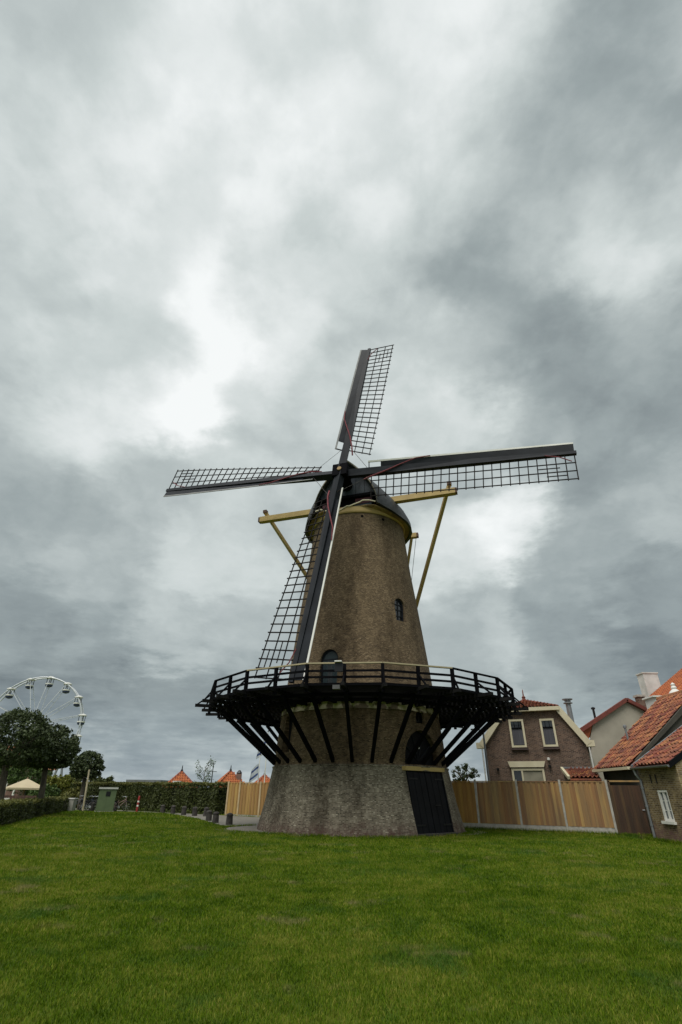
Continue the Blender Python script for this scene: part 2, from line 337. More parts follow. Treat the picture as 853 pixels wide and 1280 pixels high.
def leaves(name, pts, nrm, size, m, parent, aspect=.6, jitter=.9, rng=RNG):
    """many small leaf faces as one mesh; pts/nrm are world arrays"""
    N = len(pts); off = np.array(wpos(parent)) if parent else np.zeros(3)
    nr = nrm+rng.normal(0, jitter, (N, 3)); nr /= np.linalg.norm(nr, axis=1)[:, None]
    a = np.cross(nr, rng.normal(0, 1, (N, 3))); a /= np.linalg.norm(a, axis=1)[:, None]; b = np.cross(nr, a)
    sz = (size*rng.uniform(.6, 1.35, N))[:, None]
    p = pts-off
    v = np.stack([p-a*sz*.5, p+b*sz*.5*aspect+nr*sz*.08, p+a*sz*.5, p-b*sz*.5*aspect+nr*sz*.08], 1).reshape(-1, 3)
    me = bpy.data.meshes.new(name); me.vertices.add(4*N); me.vertices.foreach_set('co', v.astype(np.float32).ravel())
    me.loops.add(4*N); me.loops.foreach_set('vertex_index', np.arange(4*N, dtype=np.int32))
    me.polygons.add(N); me.polygons.foreach_set('loop_start', np.arange(0, 4*N, 4, dtype=np.int32))
    at = me.attributes.new('rnd', 'FLOAT', 'FACE'); at.data.foreach_set('value', rng.random(N).astype(np.float32))
    me.materials.append(m); me.update(calc_edges=True)
    o = bpy.data.objects.new(name, me); COL.objects.link(o)
    if parent: o.parent = parent
    return o

# ------------------------------------------------------------------ ground, path, apron
g = MB().geo([(-1500, -60, 0), (1500, -60, 0), (1500, 2500, 0), (-1500, 2500, 0)], [(0, 1, 2, 3)]).build('ground', MATS['lawn']); tag(g, kind='structure')
PATH = [(-40, 62), (-21.5, 53.2), (-8.6, 43.9), (-4, 40.5), (-2.6, 34.2), (-3.0, 31.5), (-4.6, 30.3), (-6.1, 31.2), (-7.3, 34.0), (-9.2, 38.5), (-13.6, 46.3), (-18.5, 49.6), (-30, 54)]
p_ = add('path', [(x, y, .006) for x, y in PATH], [tuple(range(len(PATH)))], paving); tag(p_, kind='structure')
ang = [2*math.pi*k/160 for k in range(160)]
def apr(a, j=0):                                                          # apron radius by heading from -Y
    a = (a+math.pi) % (2*math.pi)-math.pi
    return 5.40+1.7*math.exp(-((a+1.35)/.5)**2)+.8*math.exp(-((a-1.35)/.35)**2)+.06*math.sin(9*a)+.05*math.sin(23*a+1)
a_ = add('gravel_apron', [(MC[0]+apr(a)*math.sin(a), MC[1]-apr(a)*math.cos(a), .010) for a in ang], [tuple(range(160))], gravel); tag(a_, kind='structure')

def in_poly(x, y, poly):
    c = np.zeros(len(x), bool); j = len(poly)-1
    for i in range(len(poly)):
        (xi, yi), (xj, yj) = poly[i], poly[j]
        c ^= ((yi > y) != (yj > y)) & (x < (xj-xi)*(y-yi)/(yj-yi+1e-9)+xi); j = i
    return c
def grass(zones, edges=()):
    V = []; Fs = []; rn = []; base = 0; tri3 = []
    for z_ in list(zones)+list(edges):
        if len(z_) == 5: x, y, hh, wd, near = z_; N = len(x)
        else:
            (x0, x1, y0, y1, dens, hh, wd, near) = z_; N = int((x1-x0)*(y1-y0)*dens); x = RNG.uniform(x0, x1, N); y = RNG.uniform(y0, y1, N)
        ok = np.ones(N, bool) if len(z_) == 5 else (np.hypot(x-MC[0], y-MC[1]) > 5.36+1.3*np.exp(-((x+5.2)/1.3)**2)) & ~in_poly(x, y, PATH) & ~((x > 13.2) & (y > 21.5)) & ~((x > 6.2) & (y > 31.4-(x-6.2)*.44)) & (x > -y*.62-3) & (x < y*.62+3)
        x = x[ok]; y = y[ok]; N = len(x)
        th = RNG.uniform(0, 2*math.pi, N); h = hh*RNG.uniform(.55, 1.35, N); w_ = wd*RNG.uniform(.7, 1.3, N); ln = h*RNG.uniform(.15, .95, N); ph = RNG.uniform(0, 2*math.pi, N)
        ax = np.stack([np.cos(th), np.sin(th), 0*th], 1); lean = np.stack([np.cos(ph), np.sin(ph), 0*ph], 1)
        b = np.stack([x, y, 0*x], 1); up = np.array([0, 0, 1.])
        if near:
            m_ = b+lean*(ln*.35)[:, None]+up*(h*.6)[:, None]
            vv = np.stack([b-ax*w_[:, None]/2, b+ax*w_[:, None]/2, m_+ax*w_[:, None]*.4, m_-ax*w_[:, None]*.4, b+lean*ln[:, None]+up*h[:, None]], 1).reshape(-1, 3)
            i = np.arange(N)*5+base
            fa = np.stack([i, i+1, i+2, i, i+2, i+3, i+3, i+2, i+4], 1).reshape(-1, 3); rn.append(np.repeat(RNG.random(N), 3)); base += 5*N
        else:
            vv = np.stack([b-ax*w_[:, None]/2, b+ax*w_[:, None]/2, b+lean*ln[:, None]+up*h[:, None]], 1).reshape(-1, 3)
            i = np.arange(N)*3+base; fa = np.stack([i, i+1, i+2], 1); rn.append(RNG.random(N)); base += 3*N
        V.append(vv); Fs.append(fa)
    V = np.concatenate(V); Fs = np.concatenate(Fs); rn = np.concatenate(rn)
    me = bpy.data.meshes.new('grass'); me.vertices.add(len(V)); me.vertices.foreach_set('co', V.astype(np.float32).ravel())
    me.loops.add(Fs.size); me.loops.foreach_set('vertex_index', Fs.astype(np.int32).ravel())
    me.polygons.add(len(Fs)); me.polygons.foreach_set('loop_start', np.arange(0, Fs.size, 3, dtype=np.int32))
    me.attributes.new('rnd', 'FLOAT', 'FACE').data.foreach_set('value', rn.astype(np.float32))
    me.materials.append(MATS['blades']); me.update(calc_edges=True)
    o = bpy.data.objects.new('grass', me); COL.objects.link(o)
    return tag(o, 'short mown green grass of the lawn before the windmill', 'grass', kind='stuff')
def edge_line(p, q, n, spread, hh):
    t = RNG.random(n); return (p[0]+(q[0]-p[0])*t+RNG.normal(0, spread, n), p[1]+(q[1]-p[1])*t-np.abs(RNG.normal(0, spread, n)), hh, .02, False)
ea = RNG.uniform(-1.9, 1.75, 5200); ea = ea[RNG.random(5200) < .35+.65*(np.sin(ea*7)+np.sin(ea*17+1) > -.2)]; er_ = 5.30+np.abs(RNG.normal(0, .14, len(ea)))+1.6*np.exp(-((ea+1.35)/.5)**2)
EDGE = [(MC[0]+er_*np.sin(ea), MC[1]-er_*np.cos(ea), .10, .018, False), edge_line((6.4, 31.35), (13.4, 28.05), 2600, .10, .14), edge_line((13.3, 27.9), (14.8, 27.4), 500, .12, .12)]
wx, wy = 13.5-np.abs(RNG.normal(0, .10, 1500)), RNG.uniform(22.2, 27.4, 1500); EDGE.append((wx, wy, .13, .02, False))
for cx_, cy_ in [tuple(RNG.uniform((-5, 5.5), (5, 13))) for _ in range(26)]:      # coarse tussocks
    EDGE.append((RNG.normal(cx_, .09, 90), RNG.normal(cy_, .09, 90), .065, .008, True))
grass([(-6.5, 6.5, 3.2, 8, 4600, .030, .0058, True), (-8.5, 8.5, 8, 12.5, 2300, .034, .0085, True), (-12, 12, 12.5, 18, 1000, .045, .014, False), (-18, 16, 18, 32, 380, .05, .022, False), (-25, -6, 32, 48, 90, .08, .04, False)], EDGE)

# ------------------------------------------------------------------ the windmill
mill = empty('windmill', (MC[0], MC[1], 0), 'tall round brick tower windmill with dark lattice sails and a black wooden gallery', 'windmill')
MO = Vector((MC[0], MC[1], 0))
def cyl(r, a, z): return MO+Vector((r*math.sin(a), -r*math.cos(a), z))
def er(a): return Vector((math.sin(a), -math.cos(a), 0))
def et(a): return Vector((math.cos(a), math.sin(a), 0))
PROF = [(5.24, -.3), (5.2, 0), (4.9, 1.2), (4.62, 2.66), (4.62, 2.74)]
UP = [(4.57, 2.74), (4.47, 4.0), (4.14, 6.76), (4.0, 8.0), (3.58, 11.45), (3.30, 13.57), (3.03, 16.3), (2.98, 16.9)]
def wall_r(z):
    pr = PROF if z < 2.74 else UP
    return float(np.interp(z, [p[1] for p in pr], [p[0] for p in pr]))
def arch_poly(wd, z0, z1, a, r, arc=None, n=10):
    """door/window outline in the plane at distance r from the axis; arc = rise of its round head"""
    arc = wd/2 if arc is None else arc
    pts = [(-wd/2, z0), (wd/2, z0)]
    if arc > 0: pts += [(wd/2*math.cos(t), z1-arc+arc*math.sin(t)) for t in (math.pi*k/n for k in range(n+1))]
    else: pts += [(wd/2, z1), (-wd/2, z1)]
    return [MO+er(a)*r+et(a)*t+Vector((0, 0, z)) for t, z in pts]
DW = 1.22                                                           # half width of the plinth door
def dpt(t, z, f=0): return MO+er(A_DOOR)*(4.93-.185*z+f)+et(A_DOOR)*t+Vector((0, 0, z))   # leans with the wall
A_DOOR, A_STAGE, A_WIN, A_OCU, A_SLOT = R(39.5), R(-25), R(36.2), R(41), R(-58)
cuts = [([dpt(-DW, -.5, -.03), dpt(DW, -.5, -.03), dpt(DW, 2.52, -.03), dpt(-DW, 2.52, -.03)], 1.4, A_DOOR), (arch_poly(2.3, 2.78, 4.3, A_DOOR, 4.12, 1.35), 1.2, A_DOOR), (arch_poly(1.0, 5.3, 8.12, A_STAGE, 3.78), 1, A_STAGE),
        (arch_poly(.74, 9.85, 11.2, A_WIN, 3.42), 1, A_WIN), (arch_poly(.62, 4.62, 5.24, A_OCU, 4.12, .31), 1, A_OCU), (arch_poly(.8, 3.3, 5.1, A_SLOT, 4.1, .25), 1, A_SLOT)]
def carve(o, cutters):
    objs = []
    for poly, depth, a in cutters:
        c = MB().prism(poly, er(a)*depth).build('cutter', tar)
        md = o.modifiers.new('b', 'BOOLEAN'); md.object = c; md.operation = 'DIFFERENCE'; md.solver = 'EXACT'; objs.append(c)
    dg = bpy.context.evaluated_depsgraph_get(); dg.update()
    me = bpy.data.meshes.new_from_object(o.evaluated_get(dg)); o.modifiers.clear(); o.data = me
    for c in objs: bpy.data.objects.remove(c)
tower = MB().lathe(UP, MO, 120).build('tower', mill_brick, mill); carve(tower, [cuts[1], cuts[2], cuts[3], cuts[4], cuts[5]])
plinth = MB().lathe(PROF, MO, 120).build('plinth', plinth_brick, mill); carve(plinth, [cuts[0]])
for o in (tower, plinth):
    o.data.polygons.foreach_set('use_smooth', [abs(p.normal.z) < .4 for p in o.data.polygons])
    try: o.data.set_sharp_from_angle(angle=R(25))
    except Exception: pass
# ledge course on the plinth, each stone set on edge
led = MB()
for k in range(72):
    a0 = 2*math.pi*k/72; a1 = a0+2*math.pi/72*.9
    led.geo([cyl(r, a, z) for z in (2.67, 2.735) for r in (4.5, 4.65) for a in (a0, a1)], [(0, 1, 3, 2), (4, 6, 7, 5), (0, 4, 5, 1), (2, 3, 7, 6), (0, 2, 6, 4), (1, 5, 7, 3)])
led.build('ledge_course', plinth_brick, mill)
def ring_of_brick(name, wd, z0, z1, a, r, arc, band=.2, legs=True, m=mill_brick):
    """rowlock arch round an opening, bricks standing proud"""
    rr = wd/2; b = MB(); zc_ = z1-arc; n = max(9, int(math.pi*rr/.085))
    for k in range(n):
        t0 = math.pi*(k+.08)/n; t1 = math.pi*(k+.92)/n
        vs = []
        for dep in (-.35, .03):
            for q in (0, band):
                for t in (t0, t1):
                    z = zc_+(arc+q)*math.sin(t); x = (rr+q)*math.cos(t)
                    rw = math.sqrt(max(.1, wall_r(z)**2-x*x)); vs.append(MO+er(a)*(rw+dep)+et(a)*x+Vector((0, 0, z)))
        b.geo(vs, [(0, 1, 3, 2), (4, 6, 7, 5), (0, 4, 5, 1), (2, 3, 7, 6), (0, 2, 6, 4), (1, 5, 7, 3)])
    return b.build(name, m, mill)
ring_of_brick('brick_arch', 1.0, 5.3, 8.12, A_STAGE, 0, .5, .16)
ring_of_brick('brick_arch', .74, 9.85, 11.2, A_WIN, 0, .37, .24)
ring_of_brick('brick_arch', 2.3, 2.78, 4.3, A_DOOR, 0, 1.35, .22)
ring_of_brick('brick_arch', .62, 4.62, 5.24, A_OCU, 0, .31, .18)
# plinth double door of upright boards
dr = MB().prism([dpt(-DW+.01, .02), dpt(DW-.01, .02), dpt(DW-.01, 2.5), dpt(-DW+.01, 2.5)], er(A_DOOR)*.03).build('door', black_door, mill)
pw_ = (2*DW-.06)/12
for k in range(12):
    t0 = -DW+.03+k*pw_; gap = .014 if k != 5 else .035
    MB().prism([dpt(t0, .05, .032), dpt(t0+pw_-gap, .05, .032), dpt(t0+pw_-gap, 2.47, .032), dpt(t0, 2.47, .032)], er(A_DOOR)*(.03 if k % 2 else .042)).build('door_plank', black_door, dr)
beam('door_handle', dpt(.3, 1.15, .1), dpt(.66, 1.15, .1), .03, .035, metal_dk, dr)
for sd_ in (-1, 1):
    for z in (.4, 2.2): beam('hinge', dpt(sd_*(DW-.04), z, .085), dpt(sd_*.6, z, .085), .02, .06, metal_dk, dr)
    beam('door_jamb', dpt(sd_*(DW-.03), .0, .05), dpt(sd_*(DW-.03), 2.5, .05), .07, .1, black_door, dr, up=er(A_DOOR))
beam('door_step', dpt(-DW, .05, .18), dpt(DW, .05, .18), .3, .1, stone, mill)
beam('door_lintel', dpt(-DW-.16, 2.61, .06), dpt(DW+.12, 2.61, .06), .26, .17, ochre, mill)
# lunette above it
lu = MB().prism(arch_poly(2.28, 2.8, 4.28, A_DOOR, 4.14, 1.33), er(A_DOOR)*.03).build('lunette', black_door, mill)
for t in (-55, -20, 20, 55):
    beam('glazing_bar', MO+er(A_DOOR)*4.19+Vector((0, 0, 2.95)), MO+er(A_DOOR)*4.19+et(A_DOOR)*(1.08*math.sin(R(t)))+Vector((0, 0, 2.95+1.25*math.cos(R(t)))), .04, .04, slate_paint, lu)
beam('name_plate', MO+er(A_DOOR)*4.22+et(A_DOOR)*-.12+Vector((0, 0, 3.55)), MO+er(A_DOOR)*4.22+et(A_DOOR)*.1+Vector((0, 0, 3.55)), .02, .12, white_p, lu)
def fitted(name, wd, z0, z1, a, r, arc, m, fm, bars):
    o = MB().prism(arch_poly(wd-.02, z0+.01, z1-.01, a, r, arc), er(a)*.03).build(name, m, mill)
    fr_o = arch_poly(wd-.01, z0, z1, a, r+.03, arc); fr_i = arch_poly(wd-.15, z0+.08, z1-.07, a, r+.03, arc-.05)
    n = len(fr_o); vs = [p for p in fr_o]+[p for p in fr_i]; vs += [p+er(a)*.06 for p in vs]
    fs = []
    for i in range(n):
        j = (i+1) % n; fs += [(i, j, n+j, n+i), (2*n+i, 3*n+i, 3*n+j, 2*n+j), (i, 2*n+i, 2*n+j, j), (n+i, n+j, 3*n+j, 3*n+i)]
    add('frame', vs, fs, fm, o)
    for (t0, za, t1, zb) in bars: beam('glazing_bar', MO+er(a)*(r+.06)+et(a)*t0+Vector((0, 0, za)), MO+er(a)*(r+.06)+et(a)*t1+Vector((0, 0, zb)), .04, .045, fm, o)
    return o
fitted('window', .74, 9.85, 11.2, A_WIN, 3.44, .37, glass, slate_paint, [(0, 9.9, 0, 11.15), (-.33, 10.2, .33, 10.2), (-.33, 10.55, .33, 10.55), (-.33, 10.85, .33, 10.85)])
fitted('round_window', .62, 4.62, 5.24, A_OCU, 4.14, .31, glass, tar, [(0, 4.65, 0, 5.2)])
sd = fitted('gallery_door', 1.0, 5.45, 8.12, A_STAGE, 3.82, .5, green_door, slate_paint, [(-.45, 7.62, .45, 7.62)])
for k in range(6): beam('door_plank', MO+er(A_STAGE)*3.87+et(A_STAGE)*(-.35+k*.14)+Vector((0, 0, 5.55)), MO+er(A_STAGE)*3.87+et(A_STAGE)*(-.35+k*.14)+Vector((0, 0, 7.58)), .125, .03, mat('worn_boards', (.05, .055, .06), (.035, .045, .05), 3, rand=.6) if k in (2, 3) else green_door, sd, up=er(A_STAGE))
MB().prism(arch_poly(.78, 3.31, 5.09, A_SLOT, 4.12, .24), er(A_SLOT)*.04).build('side_hatch', black_door, mill)
for a, z in ((R(2), 16.45), (R(28), 16.42)): MB().prism([MO+er(a)*2.9+et(a)*(.09*math.cos(t))+Vector((0, 0, z+.09*math.sin(t))) for t in (2*math.pi*k/10 for k in range(10))], er(a)*.14).build('putlog_hole', tar, mill)
lw = mat('limewash', (.55, .50, .38), (.14, .11, .08), 2.2, detail=5, rough=.95, contrast=(.45, .55))
MB().lathe([(4.30, 5.16), (4.365, 5.16), (4.325, 5.5), (4.28, 5.5)], MO, 96).build('limewash_band', lw, mill)
# kerb ring under the cap
MB().lathe([(2.9, 16.72), (3.06, 16.72), (3.1, 16.8), (3.1, 17.12), (2.9, 17.12)], MO, 72).build('kerb_ring', ochre, mill)

# --- the gallery
ZD = 5.60; N_P = 32; RC = 8.3
def ga(k): return R(4.5+11.25*k)
def gr(k, rc=RC): return rc if k % 2 == 0 else rc*math.cos(R(11.25))
gal = MB()
for k in range(0, N_P, 2):                                          # ring beams that carry the joists
    for rc, z0, z1, wd in ((7.35, 5.25, 5.38, .14), (5.9, 5.25, 5.38, .12)):
        gal.bar(cyl(rc, ga(k), (z0+z1)/2), cyl(rc, ga(k+2), (z0+z1)/2), wd, z1-z0)
gallery = gal.build('gallery', tar, mill)
for k in range(N_P):
    a = ga(k); jl = 8.84+.14*math.sin(k*2.3)
    beam('joist', cyl(3.95, a, 5.45), cyl(jl, a, 5.45), .15, .14, lightened_tar, gallery)
    beam('strut', cyl(4.55, a, 2.86), cyl(7.6, a, 5.3), .15, .15, tar, gallery)
    beam('post', cyl(gr(k), a, 5.25), cyl(gr(k), a, 6.40), .13, .13, tar, gallery, up=er(a))
    beam('post_brace', cyl(jl-.08, a, 5.48), cyl(gr(k)+.05, a, 6.02), .065, .065, tar, gallery)
for k in range(0, N_P, 2):
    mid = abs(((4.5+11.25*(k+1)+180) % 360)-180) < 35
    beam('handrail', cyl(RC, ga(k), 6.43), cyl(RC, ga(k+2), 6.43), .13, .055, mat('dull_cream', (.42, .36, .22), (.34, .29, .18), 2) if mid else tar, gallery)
    for z in (6.12, 5.86): beam('rail', cyl(RC-.02, ga(k), z), cyl(RC-.02, ga(k+2), z), .05, .09, tar, gallery)
    beam('fascia_board', cyl(RC+.03, ga(k), 5.56), cyl(RC+.03, ga(k+2), 5.56), .05, .11, tar, gallery)
    for j in range(16):                                             # deck boards, parallel to the edge
        rr = 4.22+j*.257
        p, q = cyl(rr, ga(k)+.0015, ZD-.04), cyl(rr, ga(k+2)-.0015, ZD-.04)
        p = p+(q-p)*.004*RNG.random(); beam('deck_plank', p, q, .172, .06, lightened_tar, gallery)
# floodlights and box hung on the rail
fb = MB().box((-.27, -.12, -.14), (.27, .12, .14)); a = R(-8.5)
fl = MB().bar(cyl(8.42, R(-9.4), 6.2), cyl(8.42, R(-7.0), 6.2), .1, .36).build('rail_box', metal_dk, mill)
MB().bar(cyl(8.5, R(-9.3), 6.42), cyl(8.5, R(-7.3), 6.42), .22, .05).build('box_lid', white_p, fl)
fl2 = MB().bar(cyl(8.6, R(-9.6), 5.36), cyl(8.6, R(-7.6), 5.36), .22, .16).build('floodlight', mat('lamp_grey', (.12, .12, .12)), mill)

# --- cap
PSI, TILT, PHI, SL = .3180, .1962, -.10378, 13.465
HUB = Vector((-.005, 26.0, 19.10))
nh = Vector((-math.sin(PSI), -math.cos(PSI), 0)); rs = Vector((math.cos(PSI), -math.sin(PSI), 0))
nv = Vector((nh.x*math.cos(TILT), nh.y*math.cos(TILT), math.sin(TILT))); us = Vector((0, 0, 1))*math.cos(TILT)-nh*math.sin(TILT)
def cp(s, x, z): return MO+nh*s+rs*x+Vector((0, 0, z))
SF = 3.05
def cap_sec(s):
    w_ = 3.58*math.sqrt(max(.0, 1-(s/3.72)**2)) if s < 0 else 3.58*math.sqrt(max(0, 1-(s/3.75)**2))
    zr = float(np.interp(s, [-3.6, -3.2, -2.4, -1.2, 0, 1.5, SF], [17.2, 18.1, 19.1, 19.85, 20.15, 20.4, 20.75]))
    zb = 16.72+.45*max(0, (s-1.6)/(SF-1.6))**1.5
    return max(w_, .06), zb, zr
def cap_pt(s, u, side, infl=0):
    w_, zb, zr = cap_sec(s); x = w_*(1-u**1.75); z = zb+(zr-zb)*(u**.92)
    return cp(s, side*(x+infl), z+infl*.5)
us_ = [i/14 for i in range(15)]
ss = [-3.6, -3.4, -3.0, -2.4, -1.6, -.8, 0, .8, 1.6, 2.3, SF]
def cap_ring(s, t=0): return [cap_pt(s, u, -1, t) for u in us_]+[cap_pt(s, u, 1, t) for u in us_[-2::-1]]
outer = [cap_ring(s) for s in ss]; inner = [[cp(0, 0, 0)+((p-cp(0, 0, 17))*.955+Vector((0, 0, 17))) for p in ring] for ring in outer]
nn = len(outer[0]); cm = MB(); vs = [p for r_ in outer for p in r_]+[p for r_ in inner for p in r_]; fs = []; o2 = len(ss)*nn
for i in range(len(ss)-1):
    for k in range(nn-1):
        fs += [(i*nn+k, i*nn+k+1, (i+1)*nn+k+1, (i+1)*nn+k), (o2+i*nn+k, o2+(i+1)*nn+k, o2+(i+1)*nn+k+1, o2+i*nn+k+1)]
    for k in (0, nn-1): fs.append((i*nn+k, (i+1)*nn+k, o2+(i+1)*nn+k, o2+i*nn+k))
for i in (0, len(ss)-1):
    for k in range(nn-1): fs.append((i*nn+k, i*nn+k+1, o2+i*nn+k+1, o2+i*nn+k))
cap = cm.geo(vs, fs).build('cap', cap_m, mill, smooth=True)
try: cap.data.set_sharp_from_angle(angle=R(40))
except Exception: pass
# soffit boards between wall and eave
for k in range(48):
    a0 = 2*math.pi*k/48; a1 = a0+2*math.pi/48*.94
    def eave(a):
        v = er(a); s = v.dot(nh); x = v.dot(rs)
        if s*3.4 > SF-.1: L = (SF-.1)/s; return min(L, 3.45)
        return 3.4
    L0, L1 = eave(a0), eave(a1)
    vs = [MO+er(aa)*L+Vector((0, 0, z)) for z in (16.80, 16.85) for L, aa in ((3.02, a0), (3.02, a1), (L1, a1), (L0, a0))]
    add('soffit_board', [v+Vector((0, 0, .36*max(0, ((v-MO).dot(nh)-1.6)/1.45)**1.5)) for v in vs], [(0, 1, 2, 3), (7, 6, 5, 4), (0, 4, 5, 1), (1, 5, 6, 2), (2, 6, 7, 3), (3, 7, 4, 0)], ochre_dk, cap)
# front gable: boards, rail, burgundy panels, trim
for k in range(12):
    x0 = -1.8+k*.3; x1 = x0+.285
    def top(x):
        w_, zb, zr = cap_sec(SF-.35); u = max(0, 1-min(1, abs(x)/(w_*.95)))**(1/1.75); return zb+(zr-zb)*(u**.92)-.08
    if min(top(x0), top(x1)) < 18.15: continue
    poly = [cp(SF-.35, x0, 18.1), cp(SF-.35, x1, 18.1), cp(SF-.35, x1, top(x1)), cp(SF-.35, (x0+x1)/2, top((x0+x1)/2)), cp(SF-.35, x0, top(x0))]
    MB().prism(poly, nh*(.05 if k % 2 else .035)).build('gable_board', board_m, cap)
beam('gable_beam', cp(SF-.32, -1.75, 18.02), cp(SF-.32, 1.75, 18.02), .25, .2, tar, cap)
MB().prism([cp(SF-.5, -1.8, 17.12), cp(SF-.5, 1.8, 17.12), cp(SF-.5, 1.7, 17.95), cp(SF-.5, -1.7, 17.95)], nh*.04).build('breast_panel', tar, cap)
for x0, x1 in ((-1.65, -.75), (.55, 1.65)): MB().prism([cp(SF-.44, x0, 17.5), cp(SF-.44, x1, 17.5), cp(SF-.44, x1, 17.88), cp(SF-.44, x0, 17.88)], nh*.05).build('burgundy_panel', burg, cap)
for x0, x1 in ((-1.5, -.6), (.5, 1.6)): MB().prism([cp(SF-.44, x0, 17.16), cp(SF-.44, x1, 17.16), cp(SF-.44, x1, 17.46), cp(SF-.44, x0, 17.46)], nh*.03).build('lower_panel', board_m, cap)
tr_ = MB()
for side in (-1, 1): tr_.strip([[cap_pt(SF, u, side)+nh*.02+v for v in (nh*.0+Vector((0, 0, .05)), nh*.05+Vector((0, 0, .05)), nh*.05-Vector((0, 0, .07)), nh*0-Vector((0, 0, .07)))] for u in us_])
tr_.build('gable_trim', mat('trim_buff', (.30, .27, .19)), cap)
wv = [(-1.95, 17.12), (-1.6, 17.2), (-1.3, 17.05), (-.9, 17.02), (-.6, 16.95), (-.3, 16.96), (0, 17.1), (.15, 17.18), (.3, 17.14), (.7, 17.26), (1.0, 17.33), (1.15, 17.42), (1.35, 17.40), (1.6, 17.36), (1.98, 17.2)]
MB().strip([[cp(SF+.03, x, z)+v for v in (Vector((0, 0, .035)), nh*.06+Vector((0, 0, .035)), nh*.06-Vector((0, 0, .035)), -Vector((0, 0, .035)))] for x, z in wv]).build('scalloped_edge', cream, cap)
# windshaft and cross
ws = MB().tube([HUB-nv*3.0, HUB-nv*.5], .38, 12).build('windshaft', tar, mill)
MB().bar(HUB-nv*.55, HUB+nv*.42, .95, .95, up=us).build('shaft_head', tar, ws)
MB().tube([HUB+nv*.42, HUB+nv*.5], .14, 10).build('head_boss', ochre_dk, ws)

# --- sails
def sail(k):
    ph = PHI+k*math.pi/2; off = -.1 if k % 2 == 0 else .16
    A = rs*math.cos(ph)+us*math.sin(ph); T = rs*math.cos(ph-math.pi/2)+us*math.sin(ph-math.pi/2); H0 = HUB+nv*off
    def tw(p): x = min(1, max(0, (p-1.8)/(SL-1.8))); return R(24*(1-x)**1.25-2)
    def P(p, t, f=0):
        a = tw(p); tv = T*math.cos(a)-nv*math.sin(a); nn_ = nv*math.cos(a)+T*math.sin(a)
        return H0+A*p+tv*t+nn_*f
    def Wd(p): return 1.56+.36*(p-1.8)/(SL-1.8)
    st = MB().strip([[P(p, t*w_/2, f*h/2) for t, f in ((-1, -1), (1, -1), (1, 1), (-1, 1))] for p, w_, h in ((0, .46, .44), (3, .44, .42), (8, .34, .30), (SL, .22, .18))])
    sl_ = st.build('sail', slate_paint, mill)
    lead = [2.55+(SL-.1-2.55)*i/14 for i in range(15)]
    MB().strip([[P(p, -t, f) for t, f in ((.12, .0), (.60, .10), (.60, .14), (.12, .05))] for p in lead]).build('leading_board', slate_paint, sl_)
    ld2 = [1.75]+lead
    MB().strip([[P(p, -t, f) for t, f in ((.595, .09), (.70, .12), (.70, .165), (.595, .15))] for p in ld2]).build('white_edge', white_p if k in (0, 3) else mat('weathered_white', (.30, .30, .29), (.20, .20, .2), 2), sl_)
    beam('edge_bracket', P(1.8, -.1, .05), P(1.8, -.7, .12), .06, .06, lath_m, sl_)
    nb = 25
    for i in range(nb):
        p = 1.95+(SL-.12-1.95)*i/(nb-1); W0 = Wd(p)
        beam('lath', P(p, -.12, 0), P(p+.0, W0+.11, 0), .055, .045, lath_m, sl_, up=nv)
    for fr in (.37, .69, 1.0):
        MB().strip([[P(p, Wd(p)*fr+t, f) for t, f in ((-.025, -.05), (.025, -.05), (.025, -.005), (-.025, -.005))] for p in [1.9+(SL-.08-1.9)*i/12 for i in range(13)]]).build('uplong', lath_m, sl_)
    for fr, p0, p1 in ((.53, SL-2.0, SL-.9), (.84, SL-1.6, SL-.6)):
        MB().strip([[P(p, Wd(p)*fr+t, f) for t, f in ((-.02, -.05), (.02, -.05), (.02, -.005), (-.02, -.005))] for p in (p0, (p0+p1)/2, p1)]).build('short_uplong', lath_m, sl_)
    MB().tube([P(1.5, .5, .1), P(2.1, .36, .24), P(3.0, .10, .27), P(3.9, -.25, .25), P(4.7, -.55, .22), P(5.6, -.64, .2)], .055, 6, .03).build('furled_cloth', rope_m, sl_)
    MB().tube([P(SL-1.6, .1, .1), P(SL-.9, .3, .1), P(SL-.3, .7, .08)], .03, 5).build('sheet_rope', rope_m, sl_)
    return P
PS = [sail(k) for k in range(4)]
for k in range(4):
    MB().tube([PS[k](1.9, -.2 if k else .0, .1), PS[(k+1) % 4](2.2, .2, .1)], .014, 4).build('stay_rope', rope_thin, mill)

# --- tail beams and braces
def beam2(name, p, q, w_, m): return beam(name, p, q, w_, w_, m, mill)
TAIL = Vector((3.5, 36.8, 7.6))
for s, z, l, wd in ((1.4, 18.1, 6.7, .38), (-2.3, 17.25, 3.55, .32)):
    o = beam2('cross_tail_beam', cp(s, -l, z), cp(s, l, z), wd, ochre)
    for sd_ in (-1, 1):
        beam('end_block', cp(s, sd_*l, z), cp(s, sd_*(l+.12), z), wd*.92, wd*.92, mat('worn_end', (.13, .07, .045)), mill)
        beam2('tail_brace', cp(s, sd_*(l-.32), z+(.55 if s > 0 else .1)), TAIL+rs*sd_*.25+Vector((0, 0, 0 if s > 0 else 1.1)), .2 if s > 0 else .16, ochre)
        if s > 0: beam('brace_cap', cp(s, sd_*(l-.32), z+.5), cp(s, sd_*(l-.30), z+.72), .3, .26, mat('worn_end', (.13, .07, .045)), mill)
beam2('tail_pole', cp(-2.6, 0, 17.9), TAIL-Vector((0, 0, 1.4))+Vector((.05, .15, 0)), .38, ochre)
MB().tube([cp(-2.3, 3.5, 17.1), TAIL+rs*.9+Vector((0, 0, .6))], .016, 4).build('stay_rope', rope_thin, mill)
wch = MB().lathe([(.34, -.35), (.34, -.28), (.16, -.24), (.16, .24), (.34, .28), (.34, .35)], (0, 0, 0), 14)
